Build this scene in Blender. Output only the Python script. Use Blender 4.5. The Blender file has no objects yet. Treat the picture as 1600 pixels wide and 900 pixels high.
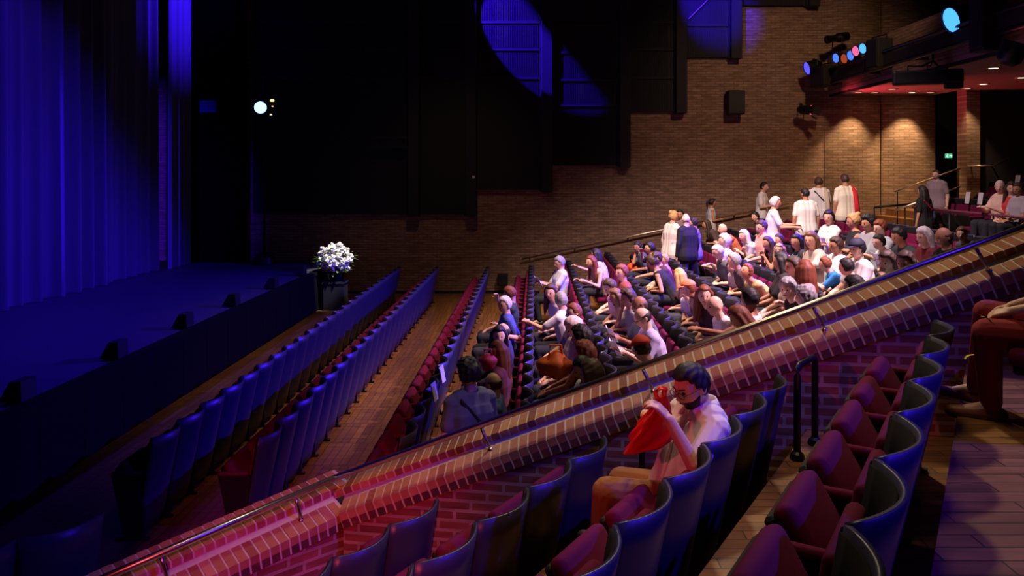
import bpy, bmesh, math, random
import numpy as np
from mathutils import Vector, Matrix
random.seed(7); np.random.seed(7)
PI = math.pi
SC = bpy.context.scene
COL = SC.collection
EYE = 3.15                      # camera height over the stalls floor
FPX = 1226.0                    # focal length in pixels of the 1600 px wide frame
VPX, VPY = 835.0, 268.0         # where lines running straight to the far wall meet

def lin(r, g, b):
    f = lambda c: (c/12.92 if c <= .04045 else ((c+.055)/1.055)**2.4)
    return tuple(f(v/255.0) for v in (r, g, b))
def W(px, py, Y):               # a point of the photograph at distance Y -> world
    return Vector(((px-VPX)*Y/FPX, Y, EYE-(py-VPY)*Y/FPX))

# ------------------------------------------------------------------ camera, world, lights, exposure
cam_d = bpy.data.cameras.new('camera'); cam = bpy.data.objects.new('camera', cam_d); COL.objects.link(cam)
cam.location = (0, 0, EYE); cam.rotation_euler = (PI/2, 0, 0)
cam_d.sensor_width = 36.0; cam_d.lens = FPX/1600*36.0
cam_d.shift_x = (800-VPX)/1600.0; cam_d.shift_y = -(450-VPY)/1600.0
cam_d.clip_start = .05; cam_d.clip_end = 200
SC.camera = cam
SC.view_settings.view_transform = 'Standard'; SC.view_settings.look = 'None'
SC.view_settings.gamma = 1.0; SC.view_settings.use_curve_mapping = False
SC.view_settings.exposure = 0.0
wd = bpy.data.worlds.new('hall_air'); SC.world = wd; wd.use_nodes = True
wd.node_tree.nodes['Background'].inputs[0].default_value = (.4, .3, .5, 1)
wd.node_tree.nodes['Background'].inputs[1].default_value = .0015

def spot(name, loc, to, color, power, deg, blend=.3, size=.08):
    l = bpy.data.lights.new(name, 'SPOT'); l.energy = power; l.color = color
    l.spot_size = math.radians(deg); l.spot_blend = blend; l.shadow_soft_size = size
    o = bpy.data.objects.new(name, l); COL.objects.link(o); o.location = loc
    o.rotation_euler = (Vector(to)-Vector(loc)).to_track_quat('-Z', 'Y').to_euler(); return o
def area(name, loc, to, color, power, sx, sy):
    l = bpy.data.lights.new(name, 'AREA'); l.energy = power; l.color = color; l.shape = 'RECTANGLE'; l.size = sx; l.size_y = sy
    o = bpy.data.objects.new(name, l); COL.objects.link(o); o.location = loc
    o.rotation_euler = (Vector(to)-Vector(loc)).to_track_quat('-Z', 'Y').to_euler(); return o

BLUE = (.045, .008, 1.0); PINK = (1.0, .22, .42); RED = (1.0, .07, .13); WARM = (1.0, .62, .34)
# dimmed house lights in the ceiling, then two added fills
spot('house_light_stalls', (1.0, 12.8, 9.0), (.9, 13.4, 0), WARM, 2300, 86, .7, 1.2)
spot('house_light_side', (.3, 3.7, 8.8), (.35, 4.3, 1), (1, .70, .46), 620, 46, 1, .9)
spot('house_light_wall', (5.6, 12.0, 8.8), (6.3, 20.3, 4.3), (1, .62, .36), 800, 60, 1, .3)
spot('added_wall_fill', (-1.6, 14.5, 8.8), (-2.2, 20.3, 1.5), (1, .62, .36), 190, 48, 1, .3)  # added fill lifting the dim lower wall, no fitting behind it
spot('added_rail_key', (1.5, 9.6, 8.9), (1.3, 5.4, 2.2), (1, .80, .52), 1150, 50, .8, .3)  # added key, put in for the highlight along the rail
# blue wash
spot('blue_curtain_wash', (-8.42, -3.0, 5.2), (-9.9, 15.0, 2.9), BLUE, 24000, 17.5, .8, .04)
spot('blue_curtain_leg', (-5.0, 18.95, 9.1), (-8.6, 19.05, 7.2), BLUE, 3600, 44, 1)
spot('blue_stage_top', (-6.8, 12.5, 9.1), (-6.9, 13.0, .85), BLUE, 1500, 84, .9)
spot('blue_bridge', (7.0, 13.4, 6.0), (-1.4, 12.8, .5), BLUE, 9500, 62, .6)
spot('blue_bridge_near', (7.0, 2.2, 7.4), (.75, 3.9, 1.3), BLUE, 2100, 32, .6)
spot('blue_panel_beam', (-3.0, 17.9, 9.2), (-.4, 20.0, 6.85), BLUE, 11000, 25, .12, .02)
spot('blue_panel_high', (3.6, 17.0, 8.8), (4.6, 20.0, 7.5), BLUE, 2600, 34, .7, .05)
# pink, red and white wash over the audience, with two added accent spots
spot('pink_bridge', (6.9, 16.0, 6.6), (1.9, 14.0, 1.0), PINK, 1700, 40, .8)
spot('white_audience', (2.2, 10.6, 9.0), (3.7, 14.3, 1.2), (1, .72, .70), 5200, 74, .9, .2)
spot('lilac_near', (6.3, 8.0, 8.6), (1.9, 10.0, .9), (1, .62, .80), 8000, 38, .9, .2)
spot('added_pink_shoulder', (5.2, 7.2, 8.6), (.9, 4.0, 1.85), (1, .72, .74), 700, 9, .8, .1)  # added narrow spot brightening one seated person's shoulder
spot('pink_front', (-1.5, 11.0, 8.9), (2.4, 13.2, 1.2), (1, .45, .5), 900, 44, .9, .2)
spot('red_side', (.2, -3.6, 5.6), (-1.5, 5.3, .62), RED, 2000, 16, .9)
spot('added_red_face', (-4.6, -.6, 4.4), (.6, 4.0, 1.9), RED, 420, 13, .7)  # added second red spot, only for the bearded face
spot('red_soffit', (6.9, 19.4, 4.0), (9.0, 18.3, 5.1), RED, 380, 75, .8)
spot('flower_light', (-1.5, 15.0, 8.5), (-4.56, 17.95, 1.2), (1, .95, .74), 5200, 9, .5)

# ------------------------------------------------------------------ materials
MATS = {}
def mat(name, c, rough=.7, metal=0, emit=None, es=1.0, spec=.5, noise=0, nscale=8, sheen=0):
    if name in MATS: return MATS[name]
    m = bpy.data.materials.new(name); m.use_nodes = True; nt = m.node_tree; b = nt.nodes['Principled BSDF']
    b.inputs['Base Color'].default_value = (*c, 1); b.inputs['Roughness'].default_value = rough
    b.inputs['Metallic'].default_value = metal; b.inputs['Specular IOR Level'].default_value = spec
    if sheen: b.inputs['Sheen Weight'].default_value = sheen
    if emit: b.inputs['Emission Color'].default_value = (*emit, 1); b.inputs['Emission Strength'].default_value = es
    if noise:
        tc = nt.nodes.new('ShaderNodeTexCoord'); n = nt.nodes.new('ShaderNodeTexNoise'); n.inputs['Scale'].default_value = nscale
        n.inputs['Detail'].default_value = 4
        mx = nt.nodes.new('ShaderNodeMix'); mx.data_type = 'RGBA'
        mx.inputs[6].default_value = (*[v*(1-noise) for v in c], 1); mx.inputs[7].default_value = (*[min(1, v*(1+noise)) for v in c], 1)
        nt.links.new(tc.outputs['Object'], n.inputs['Vector']); nt.links.new(n.outputs['Fac'], mx.inputs[0])
        nt.links.new(mx.outputs[2], b.inputs['Base Color'])
    MATS[name] = m; return m
def brick_mat(name, c1, c2, mortar, bw, bh, axes, ms=.011, bump=.35, offset=.5):
    m = bpy.data.materials.new(name); m.use_nodes = True; nt = m.node_tree; b = nt.nodes['Principled BSDF']; b.inputs['Roughness'].default_value = .85
    tc = nt.nodes.new('ShaderNodeTexCoord'); sp = nt.nodes.new('ShaderNodeSeparateXYZ'); cb = nt.nodes.new('ShaderNodeCombineXYZ')
    nt.links.new(tc.outputs['Object'], sp.inputs[0])
    nt.links.new(sp.outputs[axes[0]], cb.inputs[0]); nt.links.new(sp.outputs[axes[1]], cb.inputs[1])
    br = nt.nodes.new('ShaderNodeTexBrick'); br.offset = offset
    br.inputs['Color1'].default_value = (*c1, 1); br.inputs['Color2'].default_value = (*c2, 1); br.inputs['Mortar'].default_value = (*mortar, 1)
    br.inputs['Scale'].default_value = 1; br.inputs['Brick Width'].default_value = bw; br.inputs['Row Height'].default_value = bh
    br.inputs['Mortar Size'].default_value = ms; br.inputs['Bias'].default_value = -.1
    nt.links.new(cb.outputs[0], br.inputs['Vector'])
    n = nt.nodes.new('ShaderNodeTexNoise'); n.inputs['Scale'].default_value = 3.0; n.inputs['Detail'].default_value = 5
    mp = nt.nodes.new('ShaderNodeMapping'); mp.inputs['Scale'].default_value = (1, 6, 1)
    nt.links.new(cb.outputs[0], mp.inputs[0]); nt.links.new(mp.outputs[0], n.inputs['Vector'])
    rp = nt.nodes.new('ShaderNodeMapRange'); rp.inputs[1].default_value = .3; rp.inputs[2].default_value = .7; rp.inputs[3].default_value = .62; rp.inputs[4].default_value = 1.25
    nt.links.new(n.outputs['Fac'], rp.inputs[0])
    mx = nt.nodes.new('ShaderNodeMix'); mx.data_type = 'RGBA'; mx.blend_type = 'MULTIPLY'; mx.inputs[0].default_value = 1
    nt.links.new(br.outputs['Color'], mx.inputs[6]); nt.links.new(rp.outputs[0], mx.inputs[7]); nt.links.new(mx.outputs[2], b.inputs['Base Color'])
    bp = nt.nodes.new('ShaderNodeBump'); bp.inputs['Strength'].default_value = bump; bp.inputs['Distance'].default_value = .012
    iv = nt.nodes.new('ShaderNodeMath'); iv.operation = 'SUBTRACT'; iv.inputs[0].default_value = 1
    nt.links.new(br.outputs['Fac'], iv.inputs[1]); nt.links.new(iv.outputs[0], bp.inputs['Height']); nt.links.new(bp.outputs[0], b.inputs['Normal'])
    MATS[name] = m; return m
def plank_mat(name, c1, c2, gap, bw, bh, axes, rough=.38):
    m = brick_mat(name, c1, c2, gap, bw, bh, axes, ms=.004, bump=.15, offset=.37)
    m.node_tree.nodes['Principled BSDF'].inputs['Roughness'].default_value = rough; return m

M_BRICK = brick_mat('hall_brick', lin(166, 132, 104), lin(134, 102, 78), lin(120, 100, 84), .24, .066, (0, 2))
M_BRICKX = brick_mat('pier_brick', lin(170, 126, 92), lin(140, 98, 70), lin(120, 96, 76), .24, .066, (1, 2))
M_PBRICK = brick_mat('parapet_brick', lin(150, 84, 62), lin(116, 66, 52), lin(170, 140, 122), .24, .072, (0, 2), ms=.012)
M_WOOD = plank_mat('stalls_parquet', lin(150, 104, 58), lin(124, 84, 46), lin(60, 40, 24), .09, .7, (0, 1))
M_WOOD2 = plank_mat('side_parquet', lin(150, 104, 58), lin(120, 80, 44), lin(70, 46, 26), .5, .09, (0, 1), .45)
M_RISER = mat('riser_dark', lin(40, 30, 26), .8)
M_STAGE = mat('stage_boards', lin(70, 66, 80), .55, noise=.25, nscale=3)
M_BLACK = mat('black_paint', lin(13, 13, 14), .75)
M_BLACKM = mat('black_metal', lin(20, 20, 23), .45, .3)
M_STEEL = mat('brushed_steel', lin(190, 182, 170), .28, 1.0)
M_BRASS = mat('polished_rail', lin(228, 216, 190), .3, 1.0)
M_MORTAR = mat('mortar', lin(206, 190, 174), .95, noise=.2, nscale=20)
M_CAP = [mat('cap_brick_%s' % n, lin(*c), .85, noise=.25, nscale=14) for n, c in
         (('tan', (176, 118, 80)), ('rust', (158, 92, 66)), ('brown', (136, 82, 60)), ('sand', (190, 136, 96)))]
M_FACE = [mat('face_brick_%s' % n, lin(*c), .85, noise=.25, nscale=14) for n, c in
         (('dark', (92, 48, 44)), ('red', (112, 56, 48)), ('plum', (80, 44, 44)))]
M_SHELL = mat('seat_shell_laminate', lin(50, 48, 70), .38)
M_SHADE = mat('shell_shade', lin(17, 12, 17), .9, spec=.2)  # near-black: shade inside the shell put into the colour
M_MAROON = mat('maroon_plush', lin(104, 13, 58), .9, noise=.18, nscale=60, spec=.2)
M_CURT = mat('stage_velour', lin(92, 92, 112), .85, sheen=.15)
M_PANEL = mat('panel_board', lin(27, 27, 33), .75)
M_WHITE = mat('white_paper', lin(238, 236, 232), .8)
M_SOFFIT = mat('soffit_plaster', lin(150, 120, 105), .8)
def emis(name, c, s): return mat(name, (0, 0, 0), .5, emit=c, es=s)

# ------------------------------------------------------------------ mesh helpers
class MB:
    def __init__(s): s.v = []; s.f = []; s.m = []
    def add(s, vs, fs, mi=0):
        b = len(s.v); s.v.extend([tuple(v) for v in vs]); s.f.extend([tuple(b+i for i in f) for f in fs]); s.m.extend([mi]*len(fs))
    def box(s, lo, hi, mi=0, T=None):
        x0, y0, z0 = lo; x1, y1, z1 = hi
        vs = [Vector(p) for p in ((x0,y0,z0),(x1,y0,z0),(x1,y1,z0),(x0,y1,z0),(x0,y0,z1),(x1,y0,z1),(x1,y1,z1),(x0,y1,z1))]
        if T is not None: vs = [T @ v for v in vs]
        s.add(vs, ((0,3,2,1),(4,5,6,7),(0,1,5,4),(1,2,6,5),(2,3,7,6),(3,0,4,7)), mi)
    def hexa(s, pts, mi=0):                                   # eight corners, bottom ring then top ring
        s.add(pts, ((0,3,2,1),(4,5,6,7),(0,1,5,4),(1,2,6,5),(2,3,7,6),(3,0,4,7)), mi)
    def rbox(s, c, size, r=.02, seg=2, T=None, mi=0):
        bm = bmesh.new(); bmesh.ops.create_cube(bm, size=1)
        for v in bm.verts: v.co = Vector((v.co.x*size[0], v.co.y*size[1], v.co.z*size[2]))
        bmesh.ops.bevel(bm, geom=list(bm.edges), offset=r, segments=seg, profile=.5, affect='EDGES')
        M = Matrix.Translation(Vector(c))
        if T is not None: M = T @ M
        bm.verts.index_update()
        s.add([M @ v.co for v in bm.verts], [tuple(v.index for v in f.verts) for f in bm.faces], mi); bm.free()
    def tube(s, pts, r, n=10, mi=0, cap=True):
        pts = [Vector(p) for p in pts]; rs = r if isinstance(r, (list, tuple)) else [r]*len(pts)
        vs = []; fs = []
        for i, p in enumerate(pts):
            d = (pts[min(i+1, len(pts)-1)]-pts[max(i-1, 0)]).normalized()
            a = d.cross(Vector((0, 0, 1)) if abs(d.z) < .9 else Vector((1, 0, 0))).normalized(); b = d.cross(a)
            for k in range(n):
                t = 2*PI*k/n; vs.append(p+(a*math.cos(t)+b*math.sin(t))*rs[i])
        for i in range(len(pts)-1):
            for k in range(n):
                fs.append((i*n+k, (i+1)*n+k, (i+1)*n+(k+1) % n, i*n+(k+1) % n))
        if cap:
            fs.append(tuple(range(n))); fs.append(tuple(range((len(pts)-1)*n+n-1, (len(pts)-1)*n-1, -1)))
        s.add(vs, fs, mi)
    def cone(s, p0, p1, r0, r1, n=10, mi=0):                  # closed tapered capsule
        p0 = Vector(p0); p1 = Vector(p1); d = p1-p0; L = d.length
        d = d/L if L > 1e-6 else Vector((0, 0, 1))
        a = d.cross(Vector((0, 0, 1)) if abs(d.z) < .9 else Vector((1, 0, 0))).normalized(); b = d.cross(a)
        rings = [(p0, r0, -PI*.36), (p0, r0, -PI*.18), (p0, r0, 0), (p1, r1, 0), (p1, r1, PI*.18), (p1, r1, PI*.36)]
        vs = [p0-d*r0]; fs = []
        for p, r, t in rings:
            for k in range(n):
                u = 2*PI*k/n; vs.append(p+d*(r*math.sin(t))+(a*math.cos(u)+b*math.sin(u))*(r*math.cos(t)))
        vs.append(p1+d*r1); e = len(vs)-1
        for k in range(n): fs.append((0, 1+(k+1) % n, 1+k)); fs.append((e, 1+5*n+k, 1+5*n+(k+1) % n))
        for i in range(5):
            for k in range(n): fs.append((1+i*n+k, 1+i*n+(k+1) % n, 1+(i+1)*n+(k+1) % n, 1+(i+1)*n+k))
        s.add(vs, fs, mi)
    def ball(s, c, r, n=12, m=8, mi=0, T=None, sc=(1, 1, 1)):
        vs = [Vector((0, 0, -1))]; fs = []
        for i in range(1, m):
            t = -PI/2+PI*i/m
            for k in range(n): u = 2*PI*k/n; vs.append(Vector((math.cos(t)*math.cos(u), math.cos(t)*math.sin(u), math.sin(t))))
        vs.append(Vector((0, 0, 1))); e = len(vs)-1
        for k in range(n): fs.append((0, 1+(k+1) % n, 1+k)); fs.append((e, 1+(m-2)*n+k, 1+(m-2)*n+(k+1) % n))
        for i in range(m-2):
            for k in range(n): fs.append((1+i*n+k, 1+i*n+(k+1) % n, 1+(i+1)*n+(k+1) % n, 1+(i+1)*n+k))
        out = [Vector((v.x*r*sc[0], v.y*r*sc[1], v.z*r*sc[2])) for v in vs]
        if T is not None: out = [T @ v for v in out]
        s.add([v+Vector(c) for v in out], fs, mi)
    def mesh(s, name):
        me = bpy.data.meshes.new(name); me.from_pydata(s.v, [], s.f); me.update()
        if any(s.m): me.polygons.foreach_set('material_index', s.m)
        return me
def obj(name, mb, mats, parent=None, smooth=False, loc=None):
    me = mb.mesh(name) if isinstance(mb, MB) else mb
    for m in (mats if isinstance(mats, (list, tuple)) else [mats]): me.materials.append(m)
    if smooth: me.polygons.foreach_set('use_smooth', [True]*len(me.polygons))
    o = bpy.data.objects.new(name, me); COL.objects.link(o)
    if parent is not None: o.parent = parent
    if loc is not None: o.location = loc
    return o
def thing(name, label, cat, loc=(0, 0, 0), rz=0, group=None):
    o = bpy.data.objects.new(name, None); COL.objects.link(o); o.location = loc; o.rotation_euler = (0, 0, rz); o.empty_display_size = .1
    return tag(o, label, cat, group)
def tag(o, label, cat, group=None):
    o['label'] = label; o['category'] = cat
    if group: o['group'] = group
    return o
def struct(o): o['kind'] = 'structure'; return o
KIDS = {}
def copy_tree(root, loc, rz=None):
    if root.name not in KIDS: KIDS[root.name] = [(c, list(c.children)) for c in root.children]
    r = root.copy(); COL.objects.link(r); r.location = loc
    if rz is not None: r.rotation_euler = (0, 0, rz)
    for c, gs in KIDS[root.name]:
        k = c.copy(); COL.objects.link(k); k.parent = r
        for g in gs:
            h = g.copy(); COL.objects.link(h); h.parent = k
    return r
ORD = ['first','second','third','fourth','fifth','sixth','seventh','eighth','ninth','tenth','eleventh','twelfth','thirteenth','fourteenth',
       'fifteenth','sixteenth','seventeenth','eighteenth','nineteenth','twentieth','twenty-first','twenty-second','twenty-third','twenty-fourth','twenty-fifth']

# ------------------------------------------------------------------ plan of the place
YW = 20.3                                     # far brick wall
ROWX = [-3.15, -2.24, -1.03, 0.0, .89, 1.81, 2.73, 3.65, 4.57, 5.49, 6.41]       # rear edge of each stalls row
ROWZ = [0, 0, 0, 0.03, .15, .35, .55, .75, .95, 1.15, 1.35]
PITCH = .505; YEND = 18.8
A = math.radians(30.6); UU = Vector((math.sin(A), math.cos(A), 0)); VV = Vector((math.cos(A), -math.sin(A), 0))   # along / across the side rows
def SQ(s, q, z=0): return UU*s+VV*q+Vector((0, 0, z))
QROW = [-3.36, -2.29, -1.225, -.30]; QZ = [0, .48, .95, 1.42]; QZ_TOP = 1.90
# parapet rail line
RK = Vector((-1.502, 5.9, EYE-2.305)); RR = Vector((3.213, 5.15, EYE-.366)); RL = Vector((-2.642, 4.835, EYE-2.5))
RR = RK+(RR-RK)*1.25; RL = RK+(RL-RK)*1.35
def rail_y(px):
    return 747-.364*(px-523) if px > 523 else 747-.433*(px-523)

# floors
mb = MB(); mb.box((-16, 3.0, -.2), (.05, YW, 0))
obj_floor = struct(obj('floor', mb, M_WOOD))
edges = [.05]+[.5*0+ROWX[k]+.13 for k in range(4, 11)]
mb = MB()
for k in range(4, 11):
    x0 = ROWX[k-1]+.13; x1 = ROWX[k]+.13
    mb.box((x0, 6.4, -.2), (x1+.001, YW, ROWZ[k]), 0)
mb.box((ROWX[10]+.13, 8.5, -.2), (7.75, YW, 1.35))
mb.box((7.75, 8.5, -.2), (8.42, 16.4, 1.75)); mb.box((8.42, 8.5, -.2), (9.34, 16.4, 2.07)); mb.box((9.34, 8.5, -.2), (12.9, 16.4, 2.37))
for i in range(5):
    mb.box((7.75+.33*i, 16.4, -.2), (12.9, YW+1.4, 1.35+.17*(i+1)))
struct(obj('floor_terraces', mb, M_WOOD))

def line_x(p, d, a, b):                        # plan intersection of ray p+t*d with line a-b
    e = b-a; den = d.x*e.y-d.y*e.x
    return ((a.x-p.x)*e.y-(a.y-p.y)*e.x)/den
mb = MB()
qs = [-3.24]+[q+.12 for q in QROW[1:]]+[2.6]
zs = [.48, .95, 1.42, 1.90]
for i in range(4):
    q0, q1 = qs[i], qs[i+1]
    a0 = SQ(0, q0); a1 = SQ(0, q1)
    s0 = line_x(a0, UU, RK, RR); s1 = line_x(a1, UU, RK, RR)
    b0 = a0+UU*s0; b1 = a1+UU*s1
    n0 = a0-UU*2.5; n1 = a1-UU*2.5
    z = zs[i]
    pts = [(n0.x, n0.y, 0), (n1.x, n1.y, 0), (b1.x, b1.y, 0), (b0.x, b0.y, 0), (n0.x, n0.y, z), (n1.x, n1.y, z), (b1.x, b1.y, z), (b0.x, b0.y, z)]
    mb.hexa(pts)
o = struct(obj('floor_side_block', mb, M_WOOD2))

# walls, stage, ceiling
mb = MB(); mb.box((-16, YW, -.2), (7.5, YW+.3, 9.6)); struct(obj('wall_far', mb, M_BRICK))
mb = MB()
for c0, c1 in ((7.5, 8.93), (8.97, 10.36)):
    n = 14
    for i in range(n):
        t0 = i/n; t1 = (i+1)/n; f = lambda t: YW-.02-.2*math.sin(PI*t)
        xa = c0+(c1-c0)*t0; xb = c0+(c1-c0)*t1
        mb.hexa([(xa, f(t0), -.2), (xb, f(t1), -.2), (xb, YW+.3, -.2), (xa, YW+.3, -.2), (xa, f(t0), 9.6), (xb, f(t1), 9.6), (xb, YW+.3, 9.6), (xa, YW+.3, 9.6)])
mb.box((8.92, YW+.05, -.2), (8.98, YW+.3, 9.6)); struct(obj('wall_curved_bays', mb, M_BRICK))
M_DARKW = mat('dark_blue_plaster', lin(44, 44, 58), .85)
mb = MB(); mb.box((10.3, YW+1.4, -.2), (13.2, YW+1.6, 9.6)); mb.box((10.36, YW+.3, -.2), (10.3, YW+1.5, 9.6)); struct(obj('wall_vestibule', mb, M_DARKW))
mb = MB(); mb.box((10.45, 18.98, -.2), (10.78, 19.4, 9.6)); struct(obj('wall_pier', mb, M_BRICK))
mb = MB(); mb.box((10.78, 19.2, -.2), (13.2, 19.4, 9.6)); struct(obj('wall_rear_dark', mb, M_DARKW))
mb = MB(); mb.box((13.0, 3, -.2), (13.2, YW+1.6, 9.6)); struct(obj('wall_rear', mb, M_DARKW))
mb = MB(); mb.box((-16.2, -3, -.2), (-16, YW+.3, 9.6)); struct(obj('wall_stage', mb, M_BLACK))
mb = MB(); mb.box((-16.2, -5, 9.3), (13.2, YW+1.6, 9.5)); struct(obj('ceiling', mb, M_BLACK))
mb = MB(); mb.box((-16, YW-.03, 0), (6.0, YW, .06)); struct(obj('baseboard_far', mb, M_BLACK))
# stage
SH = .85
mb = MB(); mb.box((-16, 3, .02), (-4.96, YW-.02, SH)); struct(obj('floor_stage', mb, M_STAGE))
mb = MB()
for i in range(22):
    y = 3+.8*i; y1 = min(y+.79, YW-.05)
    if y1 > y: mb.box((-4.955, y, .0), (-4.92, y1, SH-.06))
mb.box((-5.06, 3, SH), (-4.91, YW-.05, SH+.025)); mb.box((-4.955, 3, SH-.055), (-4.91, YW-.05, SH))
struct(obj('wall_stage_front', mb, mat('stage_front_black', lin(12, 10, 12), .95, spec=.1)))

# ------------------------------------------------------------------ brick parapet
def parapet(A0, B0, inn, z_foot, seed, wall_name, ext0=0, ext1=0):
    """A0->B0 is the rail axis; inn the plan normal towards the seats"""
    rnd = random.Random(seed)
    e1 = (B0-A0).normalized(); L = (B0-A0).length
    e2 = Vector(inn).normalized(); e3 = e1.cross(e2).normalized()
    if e3.z < 0: e3 = -e3
    P = lambda t, n, h: A0+e1*t+e2*n+e3*h
    core = MB()
    prof_top = [(-.2835, -.14), (-.2835, -.0745), (-.0565, -.1105), (-.0565, -.158), (-.004, -.1765), (.1340, -.2245), (.1340, -.337)]
    for q, ((n0, h0), (n1, h1)) in enumerate(zip(prof_top[:-1], prof_top[1:])):
        a, b = (-.0725*ext0, L+.0725*ext1) if q < 3 else (0, L)
        core.add([P(a, n0, h0), P(b, n0, h0), P(b, n1, h1), P(a, n1, h1)], [(0, 1, 2, 3)])
    # bricks
    cap = MB(); p = .0725; n = int(L/p)
    for i in range(-ext0, n+ext1):
        t0 = i*p+.006; t1 = t0+p-.014
        j = lambda: rnd.uniform(-.0012, .003)
        mi = rnd.choice((0, 0, 1, 2, 3))
        ju = j()
        cap.hexa([P(t0, -.285, -.14), P(t1, -.285, -.14), P(t1, -.055, -.155), P(t0, -.055, -.155),
                  P(t0, -.285, -.072+ju), P(t1, -.285, -.072+ju), P(t1, -.055, -.108+ju), P(t0, -.055, -.108+ju)], mi)
        if i < 0 or i >= n: continue
        ju = j(); mi = rnd.choice((0, 0, 1, 3))
        cap.hexa([P(t0, .0, -.25), P(t1, .0, -.25), P(t1, .135, -.30), P(t0, .135, -.30),
                  P(t0, .0, -.174+ju), P(t1, .0, -.174+ju), P(t1, .137, -.222+ju), P(t0, .137, -.222+ju)], mi)
        cap.hexa([P(t0, .05, -.336), P(t1, .05, -.336), P(t1, .136, -.336), P(t0, .136, -.336),
                  P(t0, .05, -.235), P(t1, .05, -.235), P(t1, .135, -.2235), P(t0, .135, -.2235)], 4+rnd.randrange(3))
    # wall under the cap, built with its own x axis along the wall so the courses lie level
    d = Vector((e1.x, e1.y, 0)).normalized()
    wall = MB()
    T = Matrix(((d.x, -d.y, 0, A0.x), (d.y, d.x, 0, A0.y), (0, 0, 1, 0), (0, 0, 0, 1)))
    Ti = T.inverted()
    hp = (B0-A0); Lh = math.hypot(hp.x, hp.y)
    def col(t, n, h): return Ti @ P(t, n, h)
    a = [col(0, .122, -.325), col(L, .122, -.325), col(L, -.27, -.13), col(0, -.27, -.13)]
    lo = [Vector((v.x, v.y, z_foot)) for v in a]
    wall.hexa(lo+a)
    w = struct(obj(wall_name, wall, M_PBRICK)); w.matrix_world = T
    inv = T.inverted()
    core.v = [tuple(inv @ Vector(v)) for v in core.v]; cap.v = [tuple(inv @ Vector(v)) for v in cap.v]
    c = obj('mortar_bed', core, M_MORTAR, w); b = obj('coping', cap, M_CAP+M_FACE, w)
    return P, L, e1, e2, e3
dR = (RR-RK); inR = Vector((dR.y, -dR.x, 0)).normalized()
dL = (RK-RL); inL = Vector((dL.y, -dL.x, 0)).normalized()
PR, LR, *_e = parapet(RK, RR, inR, 0, 1, 'wall_parapet', ext0=2)
PL, LL, *_e2 = parapet(RL, RK, inL, 0, 2, 'wall_parapet_stage_end', ext1=2)
def handrail(P, L, name, label, ts, r=.024):
    t = thing(name, label, 'handrail', P(0, 0, 0))
    base = Vector(t.location)
    mb = MB(); mb.tube([P(0, 0, 0)-base, P(L, 0, 0)-base], r, 16); obj('rail', mb, M_BRASS, t, True)
    for tt in ts:
        mb = MB(); b = [P(tt, 0, -.01), P(tt+.004, .012, -.07), P(tt+.01, .02, -.14), P(tt+.012, .02, -.205)]
        mb.tube([q-base for q in b], .013, 10); mb.cone(P(tt+.012, .02, -.19)-base, P(tt+.012, .02, -.205)-base, .024, .024)
        obj('bracket', mb, M_STEEL, t, True)
    return t
def t_at(P, L, px):
    best = min(range(400), key=lambda i: abs(VPX+FPX*P(L*i/399, 0, 0).x/P(L*i/399, 0, 0).y-px)); return L*best/399
handrail(PR, LR, 'handrail', 'long polished metal handrail climbing above the sloping brick parapet', [t_at(PR, LR, x) for x in (750, 1003, 1268, 1522)])
handrail(PL, LL, 'handrail', 'short shiny handrail on the lower end of the brick parapet near the stage', [t_at(PL, LL, 461), t_at(PL, LL, 250)])

# ------------------------------------------------------------------ stage curtains
def curtain(name, label, X, y0, y1, z0, z1, amp, seed, step=.02):
    rnd = random.Random(seed); n = int((y1-y0)/step); xs = []; ph = 0; lam = .34; t = 0
    for i in range(n+1):
        if t >= 1: t -= 1; lam = rnd.uniform(.26, .62); a2 = rnd.uniform(.5, 1.3)
        if i == 0: a2 = 1
        s = math.sin(2*PI*t); xs.append(amp*a2*(max(0, s)**2.2*1.35-.35*max(0, -s)**.8)+.012*math.sin(i*.9)); t += step/lam
    k = np.ones(3)/3; xs = np.convolve(xs, k, 'same')
    mb = MB(); vs = []; fs = []; m = 6
    for j in range(m+1):
        z = z0+(z1-z0)*j/m
        for i in range(n+1): vs.append((X+xs[i]*(1-.25*j/m), y0+i*step, z))
    for j in range(m+1):
        z = z0+(z1-z0)*j/m
        for i in range(n+1): vs.append((X-.03+xs[i]*(1-.25*j/m), y0+i*step, z))
    o = (m+1)*(n+1)
    for j in range(m):
        for i in range(n):
            a = j*(n+1)+i; fs.append((a, a+1, a+n+2, a+n+1)); fs.append((o+a, o+a+n+1, o+a+n+2, o+a+1))
        fs.append((j*(n+1), (j+1)*(n+1), o+(j+1)*(n+1), o+j*(n+1)))
        e = j*(n+1)+n; fs.append((e, o+e, o+e+n+1, e+n+1))
    mb.add(vs, fs)
    o = obj(name, mb, M_CURT, None, True); return tag(o, label, 'curtain')
curtain('stage_curtain', 'wide blue-lit velour stage curtain hanging in deep folds to the stage floor', -8.85, 7.5, 18.2, SH+.01, 9.2, .16, 3)
curtain('curtain_leg', 'narrow brighter blue curtain leg between the wide stage curtain and the black masking', -8.6, 18.45, 19.7, SH+.01, 9.2, .05, 8)
mb = MB(); mb.box((-8.95, 19.95, SH), (-7.36, 20.05, 9.2)); mb.box((-8.95, 19.9, SH), (-8.87, 20.1, 9.2)); mb.box((-7.44, 19.9, SH), (-7.36, 20.1, 9.2))
tag(obj('masking_flat', mb, mat('black_velvet', lin(5, 5, 6), 1, spec=0)), 'tall black masking flat at the end of the stage beside the curtain leg', 'stage flat')

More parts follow.
